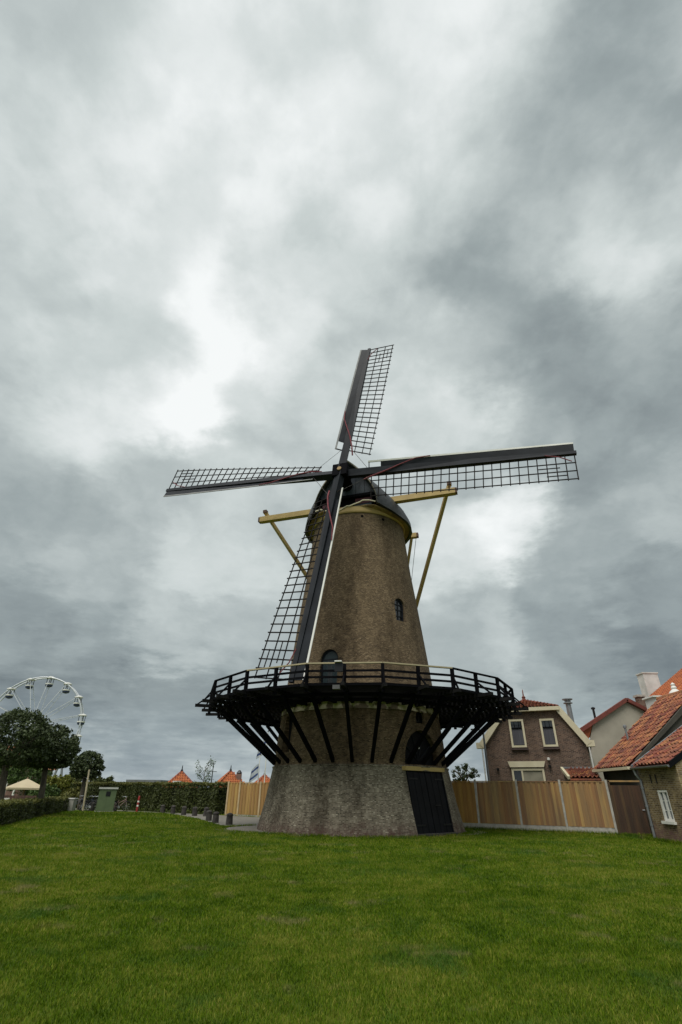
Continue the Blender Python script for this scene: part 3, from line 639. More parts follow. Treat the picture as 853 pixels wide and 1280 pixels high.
add('winch', [TAIL+Vector((0, 0, -1.0))+Vector((v.z, v.x, v.y)) for v in wch.v], wch.f, ochre_dk, mill)

# ------------------------------------------------------------------ fences
def fence(name, pts, h, base_h, pm, label, plank_w=.142, post_h=.06, post_w=.1, post_m=concrete):
    r_ = empty(name, (pts[0][0], pts[0][1], 0), label, 'fence')
    for x, y in pts:
        beam('post', (x, y, -.1), (x, y, h+post_h), post_w, post_w, post_m, r_, up=(1, -.4, 0))
    for (p, q), m_ in zip(zip(pts[:-1], pts[1:]), pm):
        p = Vector((*p, 0)); q = Vector((*q, 0)); dv = (q-p).normalized(); nr = Vector((dv.y, -dv.x, 0)); L = (q-p).length
        a = p+dv*.06; b = q-dv*.06
        if base_h: beam('base_board', a+Vector((0, 0, base_h/2)), b+Vector((0, 0, base_h/2)), .05, base_h, concrete, r_)
        n = int((L-.12)/plank_w*1.12); st = (L-.12)/n
        for k in range(n):
            c = a+dv*(st*(k+.5))+nr*(.035 if k % 2 else 0)+Vector((0, 0, 0))
            beam('plank', c+Vector((0, 0, base_h+.01)), c+Vector((0, 0, h-.055-.012*RNG.random())), .018, st*(1.14 if k % 2 else .96), m_, r_, up=dv)
        beam('top_rail', a+nr*.01+Vector((0, 0, h-.03)), b+nr*.01+Vector((0, 0, h-.03)), .085, .045, m_, r_)
        for z in (base_h+.25, h-.4): beam('back_rail', a-nr*.045+Vector((0, 0, z)), b-nr*.045+Vector((0, 0, z)), .04, .07, m_, r_)
    return r_
FP = [(5.75, 31.75), (7.55, 30.95), (9.52, 30.05), (11.48, 29.15), (13.42, 28.15)]
fence('board_fence', FP, 2.26, .27, [fence_new, fence_old, fence_old, fence_old], 'brown board fence with concrete posts running from the mill to the gate')
LF = [tuple(gnd(281.5, 1018.5)[:2]), tuple(gnd(293.5, 1019.3)[:2]), tuple(gnd(314, 1020.2)[:2]), tuple(gnd(323, 1021.2)[:2]), (-3.2, 42.2)]
base = Vector((*LF[0], 0))
LF = [(-8.45, 44.2), (-7.45, 43.6), (-5.75, 42.7), (-5.0, 42.3), (-3.2, 41.3)]
fence('board_fence', LF, 2.2, .08, [fence_light]*4, 'honey coloured board fence between the long hedge and the mill', plank_w=.15, post_m=mat('pale_post', (.55, .42, .24), None, rough=.8), post_w=.13)
# gate beside the fence
gt = empty('gate', (13.5, 28.1, 0), 'dark brown plank gate between the concrete fence post and the cottage', 'gate')
ga_, gb_ = Vector((13.5, 28.1, 0)), Vector((14.85, 27.55, 0)); gd = (gb_-ga_).normalized(); gn = Vector((gd.y, -gd.x, 0))
for k in range(10):
    c = ga_+gd*(.09+k*.134); beam('plank', c+Vector((0, 0, .05)), c+Vector((0, 0, 2.08)), .025, .128, gate_wood, gt, up=gd)
for c in (ga_+gd*.02, gb_): beam('gate_post', c+Vector((0, 0, -.1)), c+Vector((0, 0, 2.28)), .09, .1, gate_wood if c is not gb_ else fence_old, gt, up=gd)
beam('head_rail', ga_+Vector((0, 0, 2.26)), gb_+Vector((0, 0, 2.26)), .09, .07, fence_old, gt)
beam('latch', ga_+gd*1.24+gn*.04+Vector((0, 0, 1.05)), ga_+gd*1.34+gn*.04+Vector((0, 0, 1.05)), .04, .03, steel, gt)
beam('gap_sheet', gb_+gd*.06+Vector((0, 0, 1.15)), gb_+gd*.6+Vector((0, 0, 1.15)), .03, 2.3, black_door, gt)  # black sheet closing the gap between gate and cottage corner

# ------------------------------------------------------------------ pantile roofs
_tile = {}
def tile_mesh(m, tw=.235, tl=.33):
    key = (m.name, tw, tl)
    if key in _tile: return _tile[key]
    xs = [(0, .05), (.2, .0), (.48, .0), (.7, .075), (.88, .09), (1.06, .05)]
    vs = []; th = .018
    for y, dz in ((0, .05), (tl*1.14, 0.0)):
        for x, z in xs: vs += [((x-.5)*tw, y, z+dz), ((x-.5)*tw, y, z+dz-th)]
    n = len(xs); fs = []
    for i in range(n-1):
        a = 2*i; b = 2*n+2*i
        fs += [(a, a+2, b+2, b), (a+1, b+1, b+3, a+3), (a, a+1, a+3, a+2)]
    fs += [(0, 2*n, 2*n+1, 1), (2*n-2, 2*n-1, 4*n-1, 4*n-2)]
    _tile[key] = mesh_of('pantile', vs, fs, m); return _tile[key]
def tile_roof(parent, o, e, u, W_, L_, m, limit=300, inside=None, tw=.235, tl=.33, jit=.012):
    """pantiles over a slope: o = lower corner, e = along the eave, u = up the slope"""
    o = Vector(o); e = Vector(e).normalized(); u = Vector(u).normalized(); n = e.cross(u)
    if n.z < 0: n = -n
    me = tile_mesh(m, tw, tl); spots = []
    nx = int(W_/tw); ny = int(L_/tl)
    flip = e.cross(u).dot(n) < 0
    for j in range(ny):
        for i in range(nx):
            x = (i+.5)*tw; y = j*tl
            if inside and not inside(x, y): continue
            c = o+e*x+u*y+n*(.02+RNG.normal()*jit*.4); ee = e if not flip else -e
            tl_ = RNG.normal()*jit; M = Matrix((((ee.x), u.x+n.x*tl_, n.x, c.x), (ee.y, u.y+n.y*tl_, n.y, c.y), (ee.z, u.z+n.z*tl_, n.z, c.z), (0, 0, 0, 1)))
            spots.append(((c-CP).length, M))
    spots.sort(key=lambda t: t[0]); vis = spots[:limit]; rest = spots[limit:]
    for _, M in vis: inst('roof_tile', me, M, parent)
    if rest:
        b = MB(); co = [v.co.copy() for v in me.vertices]; fc = [tuple(p.vertices) for p in me.polygons]
        for _, M in rest: b.geo([M @ v for v in co], fc)
        ob = add('roof_tiles', b.v, b.f, m, parent, fix=False); ob['kind'] = 'stuff'
def slab(poly, th, down=Vector((0, 0, -1))): return MB().prism(poly, down*th)

# ------------------------------------------------------------------ mansard brick house behind the fence
hl, hr = Vector((9.58, 36.3, 0)), Vector((15.54, 33.7, 0)); hd = (hr-hl).normalized(); hn = Vector((hd.y, -hd.x, 0))
def hw(x, y, off=0):
    r = ray(x, y); t = (hl+hn*off-CP).dot(hn)/r.dot(hn); p = CP+r*t; return ((p-hl).dot(hd), p.z)
def HP(uu, z, off=0): return hl+hd*uu+hn*off+Vector((0, 0, z))
house = empty('brick_house', hl+hd*3.2-hn*4, 'brown brick house with cream trimmed clipped gable and two upper windows behind the fence', 'house')
HWd = (hr-hl).length; TL = hw(632, 889)[0]; TR = hw(696, 886)[0]; ZT = 6.5; ZE = 4.35; DEP = 9.0
prof = [(0.12, 0), (HWd-.12, 0), (HWd-.12, ZE), (TR, ZT), (TL, ZT), (.12, ZE)]
wl = MB().prism([HP(a, z) for a, z in prof], -hn*DEP).build('wall', house_brick, house)
# window openings
def hwin(px, name='window', split=None, lower=None):
    (x0, y0), (x1, y1) = px; a0, z1 = hw(x0, y0); a1, z0 = hw(x1, y1)
    o = MB().prism([HP(a0, z0, .02), HP(a1, z0, .02), HP(a1, z1, .02), HP(a0, z1, .02)], hn*.02).build(name, glass, house)
    for (pa, za, pb, zb) in ((a0, z0, a0, z1), (a1, z0, a1, z1)): beam('frame', HP(pa, za-.06, .07), HP(pb, zb+.06, .07), .12, .12, cream, o, up=hd)
    for z in (z0, z1): beam('frame', HP(a0, z, .072), HP(a1, z, .072), .12, .12, cream, o)
    return o, a0, a1, z0, z1
for i, px in enumerate((((637, 901), (658, 933)), ((675.5, 900), (697, 932)))):
    o, a0, a1, z0, z1 = hwin(px)
    zt = z1-(z1-z0)*.3
    beam('transom', HP(a0, zt, .07), HP(a1, zt, .07), .07, .07, tar, o)
    for fr in (.33, .66): beam('glazing_bar', HP(a0+(a1-a0)*fr, zt, .055), HP(a0+(a1-a0)*fr, z1, .055), .03, .03, tar, o, up=hd)
    MB().prism([HP(a0+.08, z0+.1, .045), HP(a1-.08, z0+.1, .045), HP(a1-.08, zt-.04, .045), HP(a0+.08, zt-.04, .045)], hn*.006).build('curtain', curtain, o)
    beam('sill', HP(a0-.12, z0-.16, .09), HP(a1+.12, z0-.16, .09), .2, .1, mat('sill_brick', (.07, .045, .04)), o)
o, a0, a1, z0, z1 = hwin(((641, 962), (683, 985)))
MB().prism([HP(a0+(a1-a0)*.33, z0, .05), HP(a1-.06, z0, .05), HP(a1-.06, z1-.06, .05), HP(a0+(a1-a0)*.33, z1-.06, .05)], hn*.01).build('blind', blind, o)
beam('mullion', HP(a0+(a1-a0)*.31, z0, .075), HP(a0+(a1-a0)*.31, z1, .075), .1, .1, cream, o, up=hd)
la, lz = hw(635, 952); lb, lz2 = hw(683, 959)
MB().prism([HP(la, lz, .12), HP(lb, lz, .12), HP(lb-.12, lz2, .12), HP(la+.12, lz2, .12)], hn*.1).build('lintel_board', cream, house)
# barge boards and eave return
for (p, q) in (((TL-.05, ZT+.05), (-.02, ZE+.05)), ((TR+.05, ZT+.05), (HWd+.02, ZE+.05))): MB().bar(HP(p[0], p[1], .12), HP(q[0], q[1], .12), .3, .36, up=hn.cross(hd*(q[0]-p[0])+Vector((0, 0, q[1]-p[1])))).build('barge_board', cream, house)
beam('gable_gutter', HP(TL-.15, ZT+.02, .18), HP(TR+.15, ZT+.02, .18), .42, .22, cream, house)
for a in (-.08, HWd+.08): MB().prism([HP(a-.25, ZE-.1, .25), HP(a+.25, ZE-.1, .25), HP(a+.25, ZE+.25, .25), HP(a-.25, ZE+.25, .25)], -hn*.5).build('eave_return', cream, house)
# roof: two steep sides, a clipped front and the ridge behind the finial
APX = Vector(atY(655, 876, 36.9)); am = (APX-hl).dot(hd); zapx = APX.z; dap = 2.2
rf = MB()
E0, E1 = HP(-.15, ZE, .12), HP(HWd+.15, ZE, .12); T0, T1 = HP(TL-.1, ZT+.1, .2), HP(TR+.1, ZT+.1, .2); A0 = HP(am, zapx, -dap); A1 = HP(am, zapx, -DEP)
bk = -hn*(DEP+.1)
rf.geo([E0, T0, T0+bk, E0+bk, E1, T1, T1+bk, E1+bk, A0, A1], [(0, 1, 2, 3), (4, 7, 6, 5), (1, 5, 8), (1, 8, 9, 2), (5, 6, 9, 8), (2, 9, 6), (3, 2, 6, 7)])
roof = rf.build('roof', tile_red, house)
mid_e = (T0+T1)/2; W_ = (T1-T0).length; upv = (A0-mid_e); Lr = upv.length; ax_ = (A0-T0).dot(hd)
tile_roof(roof, T0+Vector((0, 0, .02)), hd, (A0-T0-hd*ax_), W_, (A0-T0-hd*ax_).length, tile_red, 300, lambda x, y: ax_*(y/Lr) < x < W_-(W_-ax_)*(y/Lr), tw=.22, tl=.28)
MB().lathe([(.10, 0), (.17, .12), (.10, .2), (.14, .28), (.05, .4), (.03, .75), (.005, .85)], A0+Vector((0, 0, -.02)), 10).build('finial', tile_red, roof)
for p, q in ((T0, A0), (T1, A0)): MB().tube([p+Vector((0, 0, .04)), q+Vector((0, 0, .04))], .10, 7).build('hip_tile_run', tile_red, roof)
fx, fz = hw(711, 915); fpos = HP(fx+.3, 5.3, -2.5)
fl_ = MB().tube([fpos, fpos+Vector((0, 0, 1.9))], .17, 10).build('flue', zinc, house)
MB().lathe([(.30, 0), (.30, .05), (.2, .08), (.2, .2), (.34, .24), (.34, .3)], fpos+Vector((0, 0, 1.85)), 12).build('flue_cap', zinc, fl_)
for xx in (604, 738):
    uu = hw(xx, 940)[0]; MB().tube([HP(uu, ZE-.1, .18), HP(uu, 3.0, .12), HP(uu, .1, .12)], .05, 7).build('downpipe', white_p, house)
for px in ((686, 949), (687.5, 958), (623, 962)):
    uu, z = hw(*px); MB().lathe([(.02, -.08), (.09, -.05), (.09, .06), (.02, .09)], HP(uu, z, .12), 8).build('wall_lamp', white_p if px[1] == 949 else metal_dk, house)
# lean-to in front of its right corner
lt = empty('lean_to', (13.7, 32.6, 0), 'low lean to with red tile roof and cream edge just above the fence', 'shed')
q0, q1 = Vector(atY(713, 973.5, 31.9)), Vector(atY(752, 973.5, 31.3)); q2 = Vector(atY(703.5, 961.5, 33.5)); q3 = Vector(atY(741, 961.5, 32.9))
MB().prism([q0, q1, q3, q2], Vector((0, 0, -.08))).build('roof_deck', tile_red, lt)
ev = (q1-q0); tile_roof(lt, q0+Vector((0, 0, .02)), ev, (q2-q0)-ev.normalized()*(q2-q0).dot(ev.normalized()), ev.length, ((q2-q0)-ev.normalized()*(q2-q0).dot(ev.normalized())).length, tile_red, 300, None, .22, .28)
beam('edge_board', q0+(q0-q1).normalized()*.05+Vector((0, 0, .05)), q2+(q0-q1).normalized()*.05+Vector((0, 0, .05)), .14, .16, cream, lt)
beam('top_flashing', q2+Vector((0, 0, .08)), q3+Vector((0, 0, .08)), .12, .08, zinc, lt)
MB().geo([(q.x, q.y, z) for z in (0, -.1) for q in (q0, q1, q3, q2)][:4]+[q+Vector((0, 0, -.1)) for q in (q0, q1, q3, q2)], [(0, 1, 5, 4), (1, 2, 6, 5), (2, 3, 7, 6), (3, 0, 4, 7)]).build('wall', house_brick, lt)

# ------------------------------------------------------------------ barn with the grey gable
BX, BY0, BY1, BZ = 14.8, 27.9, 32.0, 2.92; sl_b = math.tan(R(38.5)); RX = 19.6
barn = empty('barn', (18.5, 30, 0), 'old barn with red pantile roof and dark grey rendered gable behind the gate', 'barn')
zr = BZ+(RX-BX)*sl_b
MB().prism([(BX+.35, BY0+.15, 0), (2*RX-BX-.35, BY0+.15, 0), (2*RX-BX-.35, BY0+.15, BZ+.1), (RX, BY0+.15, zr-.15), (BX+.35, BY0+.15, BZ+.1)], (0, BY1-BY0-.3, 0)).build('wall', render_grey, barn)
MB().prism([(BX+.3, BY0, BZ+.32), (BX+.25, BY0, BZ+.12), (RX, BY0, zr-.22), (RX, BY0, zr+.12)], (0, .14, 0)).build('gable_coping', render_grey, barn)
brf = MB().prism([(BX, BY0+.16, BZ), (RX, BY0+.16, zr), (RX, BY0+.16, zr-.14), (BX, BY0+.16, BZ-.14)], (0, BY1-BY0-.16, 0)).build('roof', tile_red, barn)
MB().prism([(2*RX-BX, BY0+.1, BZ), (RX, BY0+.1, zr), (RX, BY0+.1, zr-.14), (2*RX-BX, BY0+.1, BZ-.14)], (0, BY1-BY0-.1, 0)).build('far_slope', tile_red, barn)
tile_roof(brf, (BX-.06, BY0+.18, BZ+.0), (0, 1, 0), (1, 0, sl_b), BY1-BY0-.15, (RX-BX)/math.cos(R(38.5)), tile_red, 300, None, .27, .36, .025)
MB().tube([(RX, BY0+.1, zr+.08), (RX, BY1, zr+.08)], .13, 8).build('ridge_tile_run', tile_red, barn)
bgt = MB().strip([[(BX-.12+x, y, BZ-.05+z) for x, z in ((-.08, .05), (-.08, -.08), (.08, -.08), (.08, .05))] for y in (BY0+.1, BY1)]).build('gutter', cream, barn)
vp = Vector(atY(783, 914, 30.6)); vz = BZ+(vp.x-BX)*sl_b
vp.z = vz
vn = MB().tube([vp, vp+Vector((-.02, 0, .85))], .06, 8).build('vent_pipe', zinc, barn); MB().lathe([(.1, 0), (.1, .12), (.05, .16)], vp+Vector((-.02, 0, .82)), 8).build('vent_cap', zinc, vn)

# ------------------------------------------------------------------ brick cottage at the frame's edge
CX, CY0, CY1, CZ = 13.62, 22.35, 25.25, 2.74; sl_c = math.tan(R(31)); CRX = 17.2; czr = CZ+(CRX-CX)*sl_c
cot = empty('brick_cottage', (15.4, 23.8, 0), 'low yellow brown brick cottage with small white window and zinc gutter beyond the gate', 'cottage')
cw_ = MB().prism([(CX, CY0, -.1), (2*CRX-CX, CY0, -.1), (2*CRX-CX, CY0, CZ), (CRX, CY0, czr-.1), (CX, CY0, CZ)], (0, CY1-CY0, 0)).build('wall', cottage_brick, cot)
wy0, wy1, wz0, wz1 = 23.42, 24.16, .74, 1.86
c_ = MB().box((CX-.25, wy0, wz0), (CX+.14, wy1, wz1)).build('cutter', tar)
md = cw_.modifiers.new('b', 'BOOLEAN'); md.object = c_; md.solver = 'EXACT'; dg = bpy.context.evaluated_depsgraph_get(); dg.update()
cw_.data = bpy.data.meshes.new_from_object(cw_.evaluated_get(dg)); cw_.modifiers.clear(); bpy.data.objects.remove(c_)
wn = MB().box((CX+.10, wy0+.02, wz0+.02), (CX+.12, wy1-.02, wz1-.02)).build('window', glass, cot)
for y in (wy0+.05, (wy0+wy1)/2, wy1-.05): beam('frame', (CX+.06, y, wz0), (CX+.06, y, wz1), .09, .09 if y != (wy0+wy1)/2 else .07, white_p, wn, up=(1, 0, 0))
for z in (wz0+.04, wz1-.04): beam('frame', (CX+.058, wy0, z), (CX+.058, wy1, z), .09, .09, white_p, wn)
for z in (1.12, 1.46):
    for ya, yb in ((wy0+.1, (wy0+wy1)/2-.05), ((wy0+wy1)/2+.05, wy1-.1)): beam('glazing_bar', (CX+.08, ya, z), (CX+.08, yb, z), .025, .03, white_p, wn)
MB().box((CX+.085, wy0+.1, wz0+.1), (CX+.09, wy1-.1, wz1-.1)).build('curtain', mat('pale_curtain', (.22, .24, .24), (.12, .13, .14), 16, stretch=(1, 1, .05)), wn)
beam('sill', (CX-.03, wy0-.08, wz0-.05), (CX-.03, wy1+.08, wz0-.05), .16, .1, white_p, cot)
crf = MB().prism([(CX-.18, CY0, CZ+.02), (CRX, CY0, czr+.12), (CRX, CY0, czr), (CX-.18, CY0, CZ-.1)], (0, CY1-CY0, 0)).build('roof', tile_red, cot)
MB().prism([(2*CRX-CX+.18, CY0, CZ+.02), (CRX, CY0, czr+.12), (CRX, CY0, czr), (2*CRX-CX+.18, CY0, CZ-.1)], (0, CY1-CY0, 0)).build('far_slope', tile_red, cot)
tile_roof(crf, (CX-.2, CY0+.05, CZ+.03), (0, 1, 0), (1, 0, sl_c), CY1-CY0-.08, (CRX-CX+.2)/math.cos(R(31)), tile_red, 300, None, .27, .36, .025)
MB().prism([(CX-.25, CY0-.06, CZ-.12), (CRX, CY0-.06, czr-.02), (CRX, CY0-.06, czr+.2), (CX-.25, CY0-.06, CZ+.1)], (0, .05, 0)).build('barge_board', black_door, cot)
MB().prism([(CX-.24, CY1-.02, CZ+.02), (CRX, CY1-.02, czr+.15), (CRX, CY1-.02, czr+.23), (CX-.24, CY1-.02, CZ+.1)], (0, .1, 0)).build('verge_flashing', zinc, cot)
pts = [(math.cos(t), math.sin(t)) for t in (math.pi+math.pi*k/8 for k in range(9))]
MB().strip([[(CX-.26+.085*c, y, CZ+.0+.085*s) for c, s in pts]+[(CX-.26+.07, y, CZ+.004), (CX-.26-.07, y, CZ+.004)] for y in (CY0, CY1+.05)]).build('gutter', zinc, cot)
dp = MB().tube([(CX-.24, CY1-.1, CZ-.06), (CX-.2, CY1-.12, CZ-.3), (CX-.07, CY1-.14, CZ-.5), (CX-.07, CY1-.14, .02)], .055, 8).build('downpipe', zinc, cot)
for z in (.5, 1.2, 1.9): MB().tube([(CX-.07, CY1-.14, z), (CX-.07, CY1-.14, z+.08)], .07, 8).build('pipe_bracket', zinc, dp)
for y in (24.35, 23.95): beam('wall_anchor', (CX-.02, y, 2.1), (CX-.02, y, 2.45), .03, .04, metal_dk, cot, up=(1, 0, 0))
beam('porch_ledge', (CX+.2, CY0-.25, 2.42), (CX+1.2, CY0-.25, 2.42), .5, .1, zinc, cot)
beam('gable_window', (CX+.35, CY0-.03, 1.9), (CX+1.1, CY0-.03, 1.9), .06, .8, glass, cot)

# ------------------------------------------------------------------ plastered house, flue, orange roofed house
ph = empty('plastered_house', (22, 44, 0), 'beige plastered gable house with dark red verge tiles between the brick house and the barn', 'house')
PY = 40.0
def pw(x, y, Y=PY): return Vector(atY(x, y, Y))
pl = [pw(735, 985), pw(735.5, 935), pw(741.5, 905), pw(783, 878), pw(815, 893), pw(829, 985)]
MB().prism(pl, (4.3, 7, 0)).build('wall', plaster, ph)
vt = MB()
rl = [pw(724.5, 914, PY-.15), pw(783, 874.5, PY-.15), pw(813, 890, PY-.15)]
for p, q in zip(rl[:-1], rl[1:]): vt.bar(p, q, .3, .26)
vt.build('verge_tiles', mat('dark_red_tile', (.20, .045, .03), (.13, .035, .025), 3, rough=.7), ph)
rr_ = MB().geo([rl[0], rl[1], rl[1]+Vector((4.4, 7.2, 0)), rl[0]+Vector((4.4, 7.2, 0)), rl[2], rl[2]+Vector((4.4, 7.2, 0))], [(0, 1, 2, 3), (1, 4, 5, 2)]).build('roof', tile_orange, ph)
kp = [pw(724.5, 914, PY-.1), pw(741, 905, PY-.05), pw(735.5, 926, PY-.05)]
MB().prism(kp, (0, .3, 0)).build('kicked_eave', tile_orange, ph)
fp_ = Vector(atY(744.5, 899, 41)); fk = MB().tube([fp_, fp_+Vector((0, 0, .75))], .09, 8).build('flue', metal_dk, ph); MB().lathe([(.16, 0), (.16, .1), (.06, .16)], fp_+Vector((0, 0, .72)), 8).build('flue_cap', metal_dk, fk)

oh = empty('orange_roofed_house', (30, 41, 0), 'taller house with bright orange tile roof, white chimney and white dormer above the barn', 'house')
OX, OZ = 24.6, 8.0; e0 = Vector(atY(806, 878, 43)); e1 = Vector(atY(853, 838, 43)); sv = (e1-e0); sv.y = 0; sv.normalize()
ofar = 43.0; onear = 36.5; LL = 7.5; o0 = Vector((e0.x, onear, e0.z))-sv*1.2
MB().prism([o0, o0+sv*(LL+1.2), o0+sv*(LL+1.2)-Vector((0, 0, .2)), o0-Vector((0, 0, .2))], (0, ofar-onear, 0)).build('roof', tile_orange, oh)
ort = oh.children[0]
tile_roof(ort, o0+Vector((0, 0, .03)), (0, 1, 0), sv, ofar-onear, LL+1.0, tile_orange, 300, None, .25, .34, .004)
wlo = MB().box((o0.x+.4, onear+.3, 0), (o0.x+12, ofar-.3, o0.z)).build('wall', white_wash, oh)
MB().prism([(o0.x+.4, onear+.35, o0.z-.1)]+[(o0+sv*(LL+1))+Vector((0, .35, -.25))]+[(o0.x+12, onear+.35, o0.z-.1)], (0, ofar-onear-.6, 0)).build('gable', white_wash, oh)
c0 = Vector(atY(817, 868, 43.4)); cz = Vector(atY(817, 843, 43.4)).z
ch = MB().box((c0.x-.62, 43.05, c0.z-1.5), (c0.x+.62, 44.0, cz)).build('chimney', white_wash, oh); MB().box((c0.x-.68, 43.0, cz), (c0.x+.68, 44.06, cz+.1)).build('chimney_cap', white_wash, ch)
c1 = Vector(atY(803.5, 884, 41)); z1_ = Vector(atY(803, 869, 41)).z
c2 = MB().box((c1.x-.26, 40.8, c1.z-1), (c1.x+.26, 41.3, z1_-.15)).build('brick_stack', house_brick, oh); MB().box((c1.x-.34, 40.72, z1_-.15), (c1.x+.34, 41.38, z1_)).build('stack_cap', concrete, c2)
d0 = Vector(atY(825, 880, 38)); dm = MB().box((d0.x-.55, 37.6, d0.z-.35), (d0.x+.9, 38.8, d0.z+.4)).build('dormer', white_wash, oh)
MB().box((d0.x-.35, 37.56, d0.z-.25), (d0.x+.25, 37.6, d0.z+.22)).build('dormer_window', glass, dm); MB().box((d0.x-.68, 37.45, d0.z+.4), (d0.x+1.0, 38.9, d0.z+.5)).build('dormer_roof', white_p, dm)
v0 = Vector(atY(846.5, 873, 37.2)); MB().lathe([(.42, -.3), (.42, .35), (.30, .5), (.16, .62), (.20, .72), (.12, .85), (.16, .95), (.03, 1.08)], v0, 14).build('lantern_turret', white_p, oh)

# ------------------------------------------------------------------ lamp post and shrubs behind the right fence
lb_ = gnd(611, 1030); lb_ = Vector((atY(612.5, 985, 33.5).x, 33.5, 0))
lp = empty('lamp_post', lb_, 'grey steel lamp post standing behind the fence beside the brick house', 'lamp post')
MB().tube([lb_, lb_+Vector((0, 0, 1.2))], .10, 10).build('base', zinc, lp); MB().tube([lb_+Vector((0, 0, 1.2)), lb_+Vector((0, 0, 5.0))], .075, 10, .055).build('pole', zinc, lp)
MB().tube([lb_+Vector((0, 0, 5.0)), lb_+Vector((-.25, 0, 5.12)), lb_+Vector((-.75, 0, 5.12))], .05, 8).build('lamp_head', zinc, lp)

# ------------------------------------------------------------------ trees, shrubs, hedges
def crown_leaves(parent, c, rad, n, size, m, clump=240, shell=.70, flat=.0, name='crown', seed=1):
    rng = np.random.default_rng(seed); c = np.array(c); rad = np.array(rad)
    d_ = rng.normal(0, 1, (clump, 3)); d_ /= np.linalg.norm(d_, axis=1)[:, None]; rr = rng.uniform(shell, .90, clump)[:, None]
    cc = d_*rr; cs = rng.uniform(.10, .17, clump)
    k = rng.integers(0, clump, n); q = rng.normal(0, 1, (n, 3)); q /= np.linalg.norm(q, axis=1)[:, None]
    p = cc[k]+q*(cs[k]*rng.random(n)**.4)[:, None]
    if flat: p[:, 2] = np.where(p[:, 2] < -flat, -flat+(p[:, 2]+flat)*.35, p[:, 2])
    inner = rng.normal(0, 1, (n//5, 3)); inner *= (rng.random(n//5)**.5*.8/np.linalg.norm(inner, axis=1))[:, None]; p = np.concatenate([p, inner]); q = np.concatenate([q, rng.normal(0, 1, (n//5, 3))])
    return leaves(name, c+p*rad, q*.8+np.array([0, 0, .5]), size, m, parent, rng=rng)
def tree(name, basep, cc, rad, trunk_r, label, m=leaf_dark, n=7000, size=.2, group=None, flat=.55, seed=1, limbs=6, cat='tree', clump=240, shell=.7):
    basep = Vector(basep); cc = Vector(cc); t = empty(name, basep, label, cat, group)
    fork = Vector((cc.x, cc.y, cc.z-rad[2]*.55))
    b = MB().tube([basep+Vector((0, 0, -.1)), basep+Vector((0, 0, .15)), basep.lerp(fork, .5)+Vector((.03, 0, 0)), fork], trunk_r*1.15, 10, trunk_r*.75)
    rng = random.Random(seed)
    for k in range(limbs):
        a = 2*math.pi*(k+rng.random()*.6)/limbs; e = cc+Vector((math.cos(a)*rad[0]*.7, math.sin(a)*rad[1]*.7, rad[2]*rng.uniform(-.1, .55)))
        b.tube([fork-Vector((0, 0, .1)), fork.lerp(e, .5)+Vector((0, 0, .15)), e], trunk_r*.5, 6, trunk_r*.12)
    b.build('trunk', bark, t, smooth=True)
    crown_leaves(t, cc, rad, n, size, m, seed=seed, flat=flat, clump=clump, shell=shell); return t
def crown_at(x, y, Y): return Vector(atY(x, y, Y))
b1 = atY(2, 1000, 36); tree('globe_tree', (b1.x, 36, 0), crown_at(16, 927, 36), (2.55, 2.5, 2.15), .24, 'dark globe crowned tree, the larger of two overlapping, before the ferris wheel', n=9000, seed=3)
b2 = gnd(47, 1020); tree('globe_tree', (b2.x, b2.y, 0), crown_at(63, 937, b2.y), (2.0, 2.0, 1.75), .22, 'dark globe crowned tree with bare trunk rising from the end of the low hedge', n=8000, seed=5)
b3 = gnd(99, 1012); tree('globe_tree', (b3.x, b3.y, 0), crown_at(109, 958, b3.y), (1.62, 1.62, 1.4), .2, 'small dark globe crowned tree with support stake near the green cabinet', n=6000, seed=8)
sk = gnd(103.5, 1014.5); ske = Vector(atY(112, 962, sk.y)); stk = empty('tree_stake', sk, 'tall thin pale wooden stake leaning against the small globe tree', 'stake')
MB().tube([sk, ske], .07, 7).build('pole', mat('stake_wood', (.5, .43, .28)), stk); MB().tube([ske-Vector((0, 0, .6)), ske-Vector((.35, 0, .62))], .02, 5).build('tie', rubber, stk)
for nm, px, py, Y, rad, m, lab, sd_, hgt in (
    ('leafy_tree', 36, 974, 66, (3.1, 2.5, 2.2), leaf_mid, 'mid green leafy tree growing behind the cream parasol', 11, 0),
    ('leafy_tree', 12, 962, 74, (2.6, 2.2, 1.8), leaf_mid, 'green tree beside the far house with orange roof', 12, 0),
    ('yellow_shrub', 70, 986, 60, (2.3, 1.6, 1.7), leaf_yel, 'yellow green shrub behind the trunk of the middle globe tree', 13, 0),
    ('dark_shrub', 90, 982, 64, (1.8, 1.5, 1.7), leaf_hedge, 'dark green shrub between the yellow shrub and the staked tree', 14, 0),
    ('leafy_tree', 122, 985, 66, (2.2, 1.8, 1.6), leaf_hedge, 'dark leafy tree behind the green cabinet and the long hedge', 15, 0),
    ('leafy_tree', 580, 968, 41, (1.15, .9, .85), leaf_dark, 'dark small tree showing over the fence beside the mill', 16, 0)):
    c = crown_at(px, py, Y); tree(nm, (c.x, c.y, 0), c, rad, .14, lab, m, 4200 if Y > 45 else 1500, .26 if Y > 45 else .13, seed=sd_, flat=0, clump=70 if Y > 45 else 26, shell=.45)
for px, rad, sd_, lab in ((57, (1.7, 1.3, 1.1), 31, 'low shrub at the terrace edge behind the parasol'), (105, (2.4, 1.5, 1.0), 32, 'low broad bush beyond the parked bicycles')):
    c = Vector((atY(px, 990, 57).x, 57, rad[2]*.9)); tree('low_bush', (c.x, c.y, 0), c, rad, .08, lab, leaf_mid if sd_ == 31 else leaf_hedge_top, 2500, .22, seed=sd_, flat=0, cat='bush')
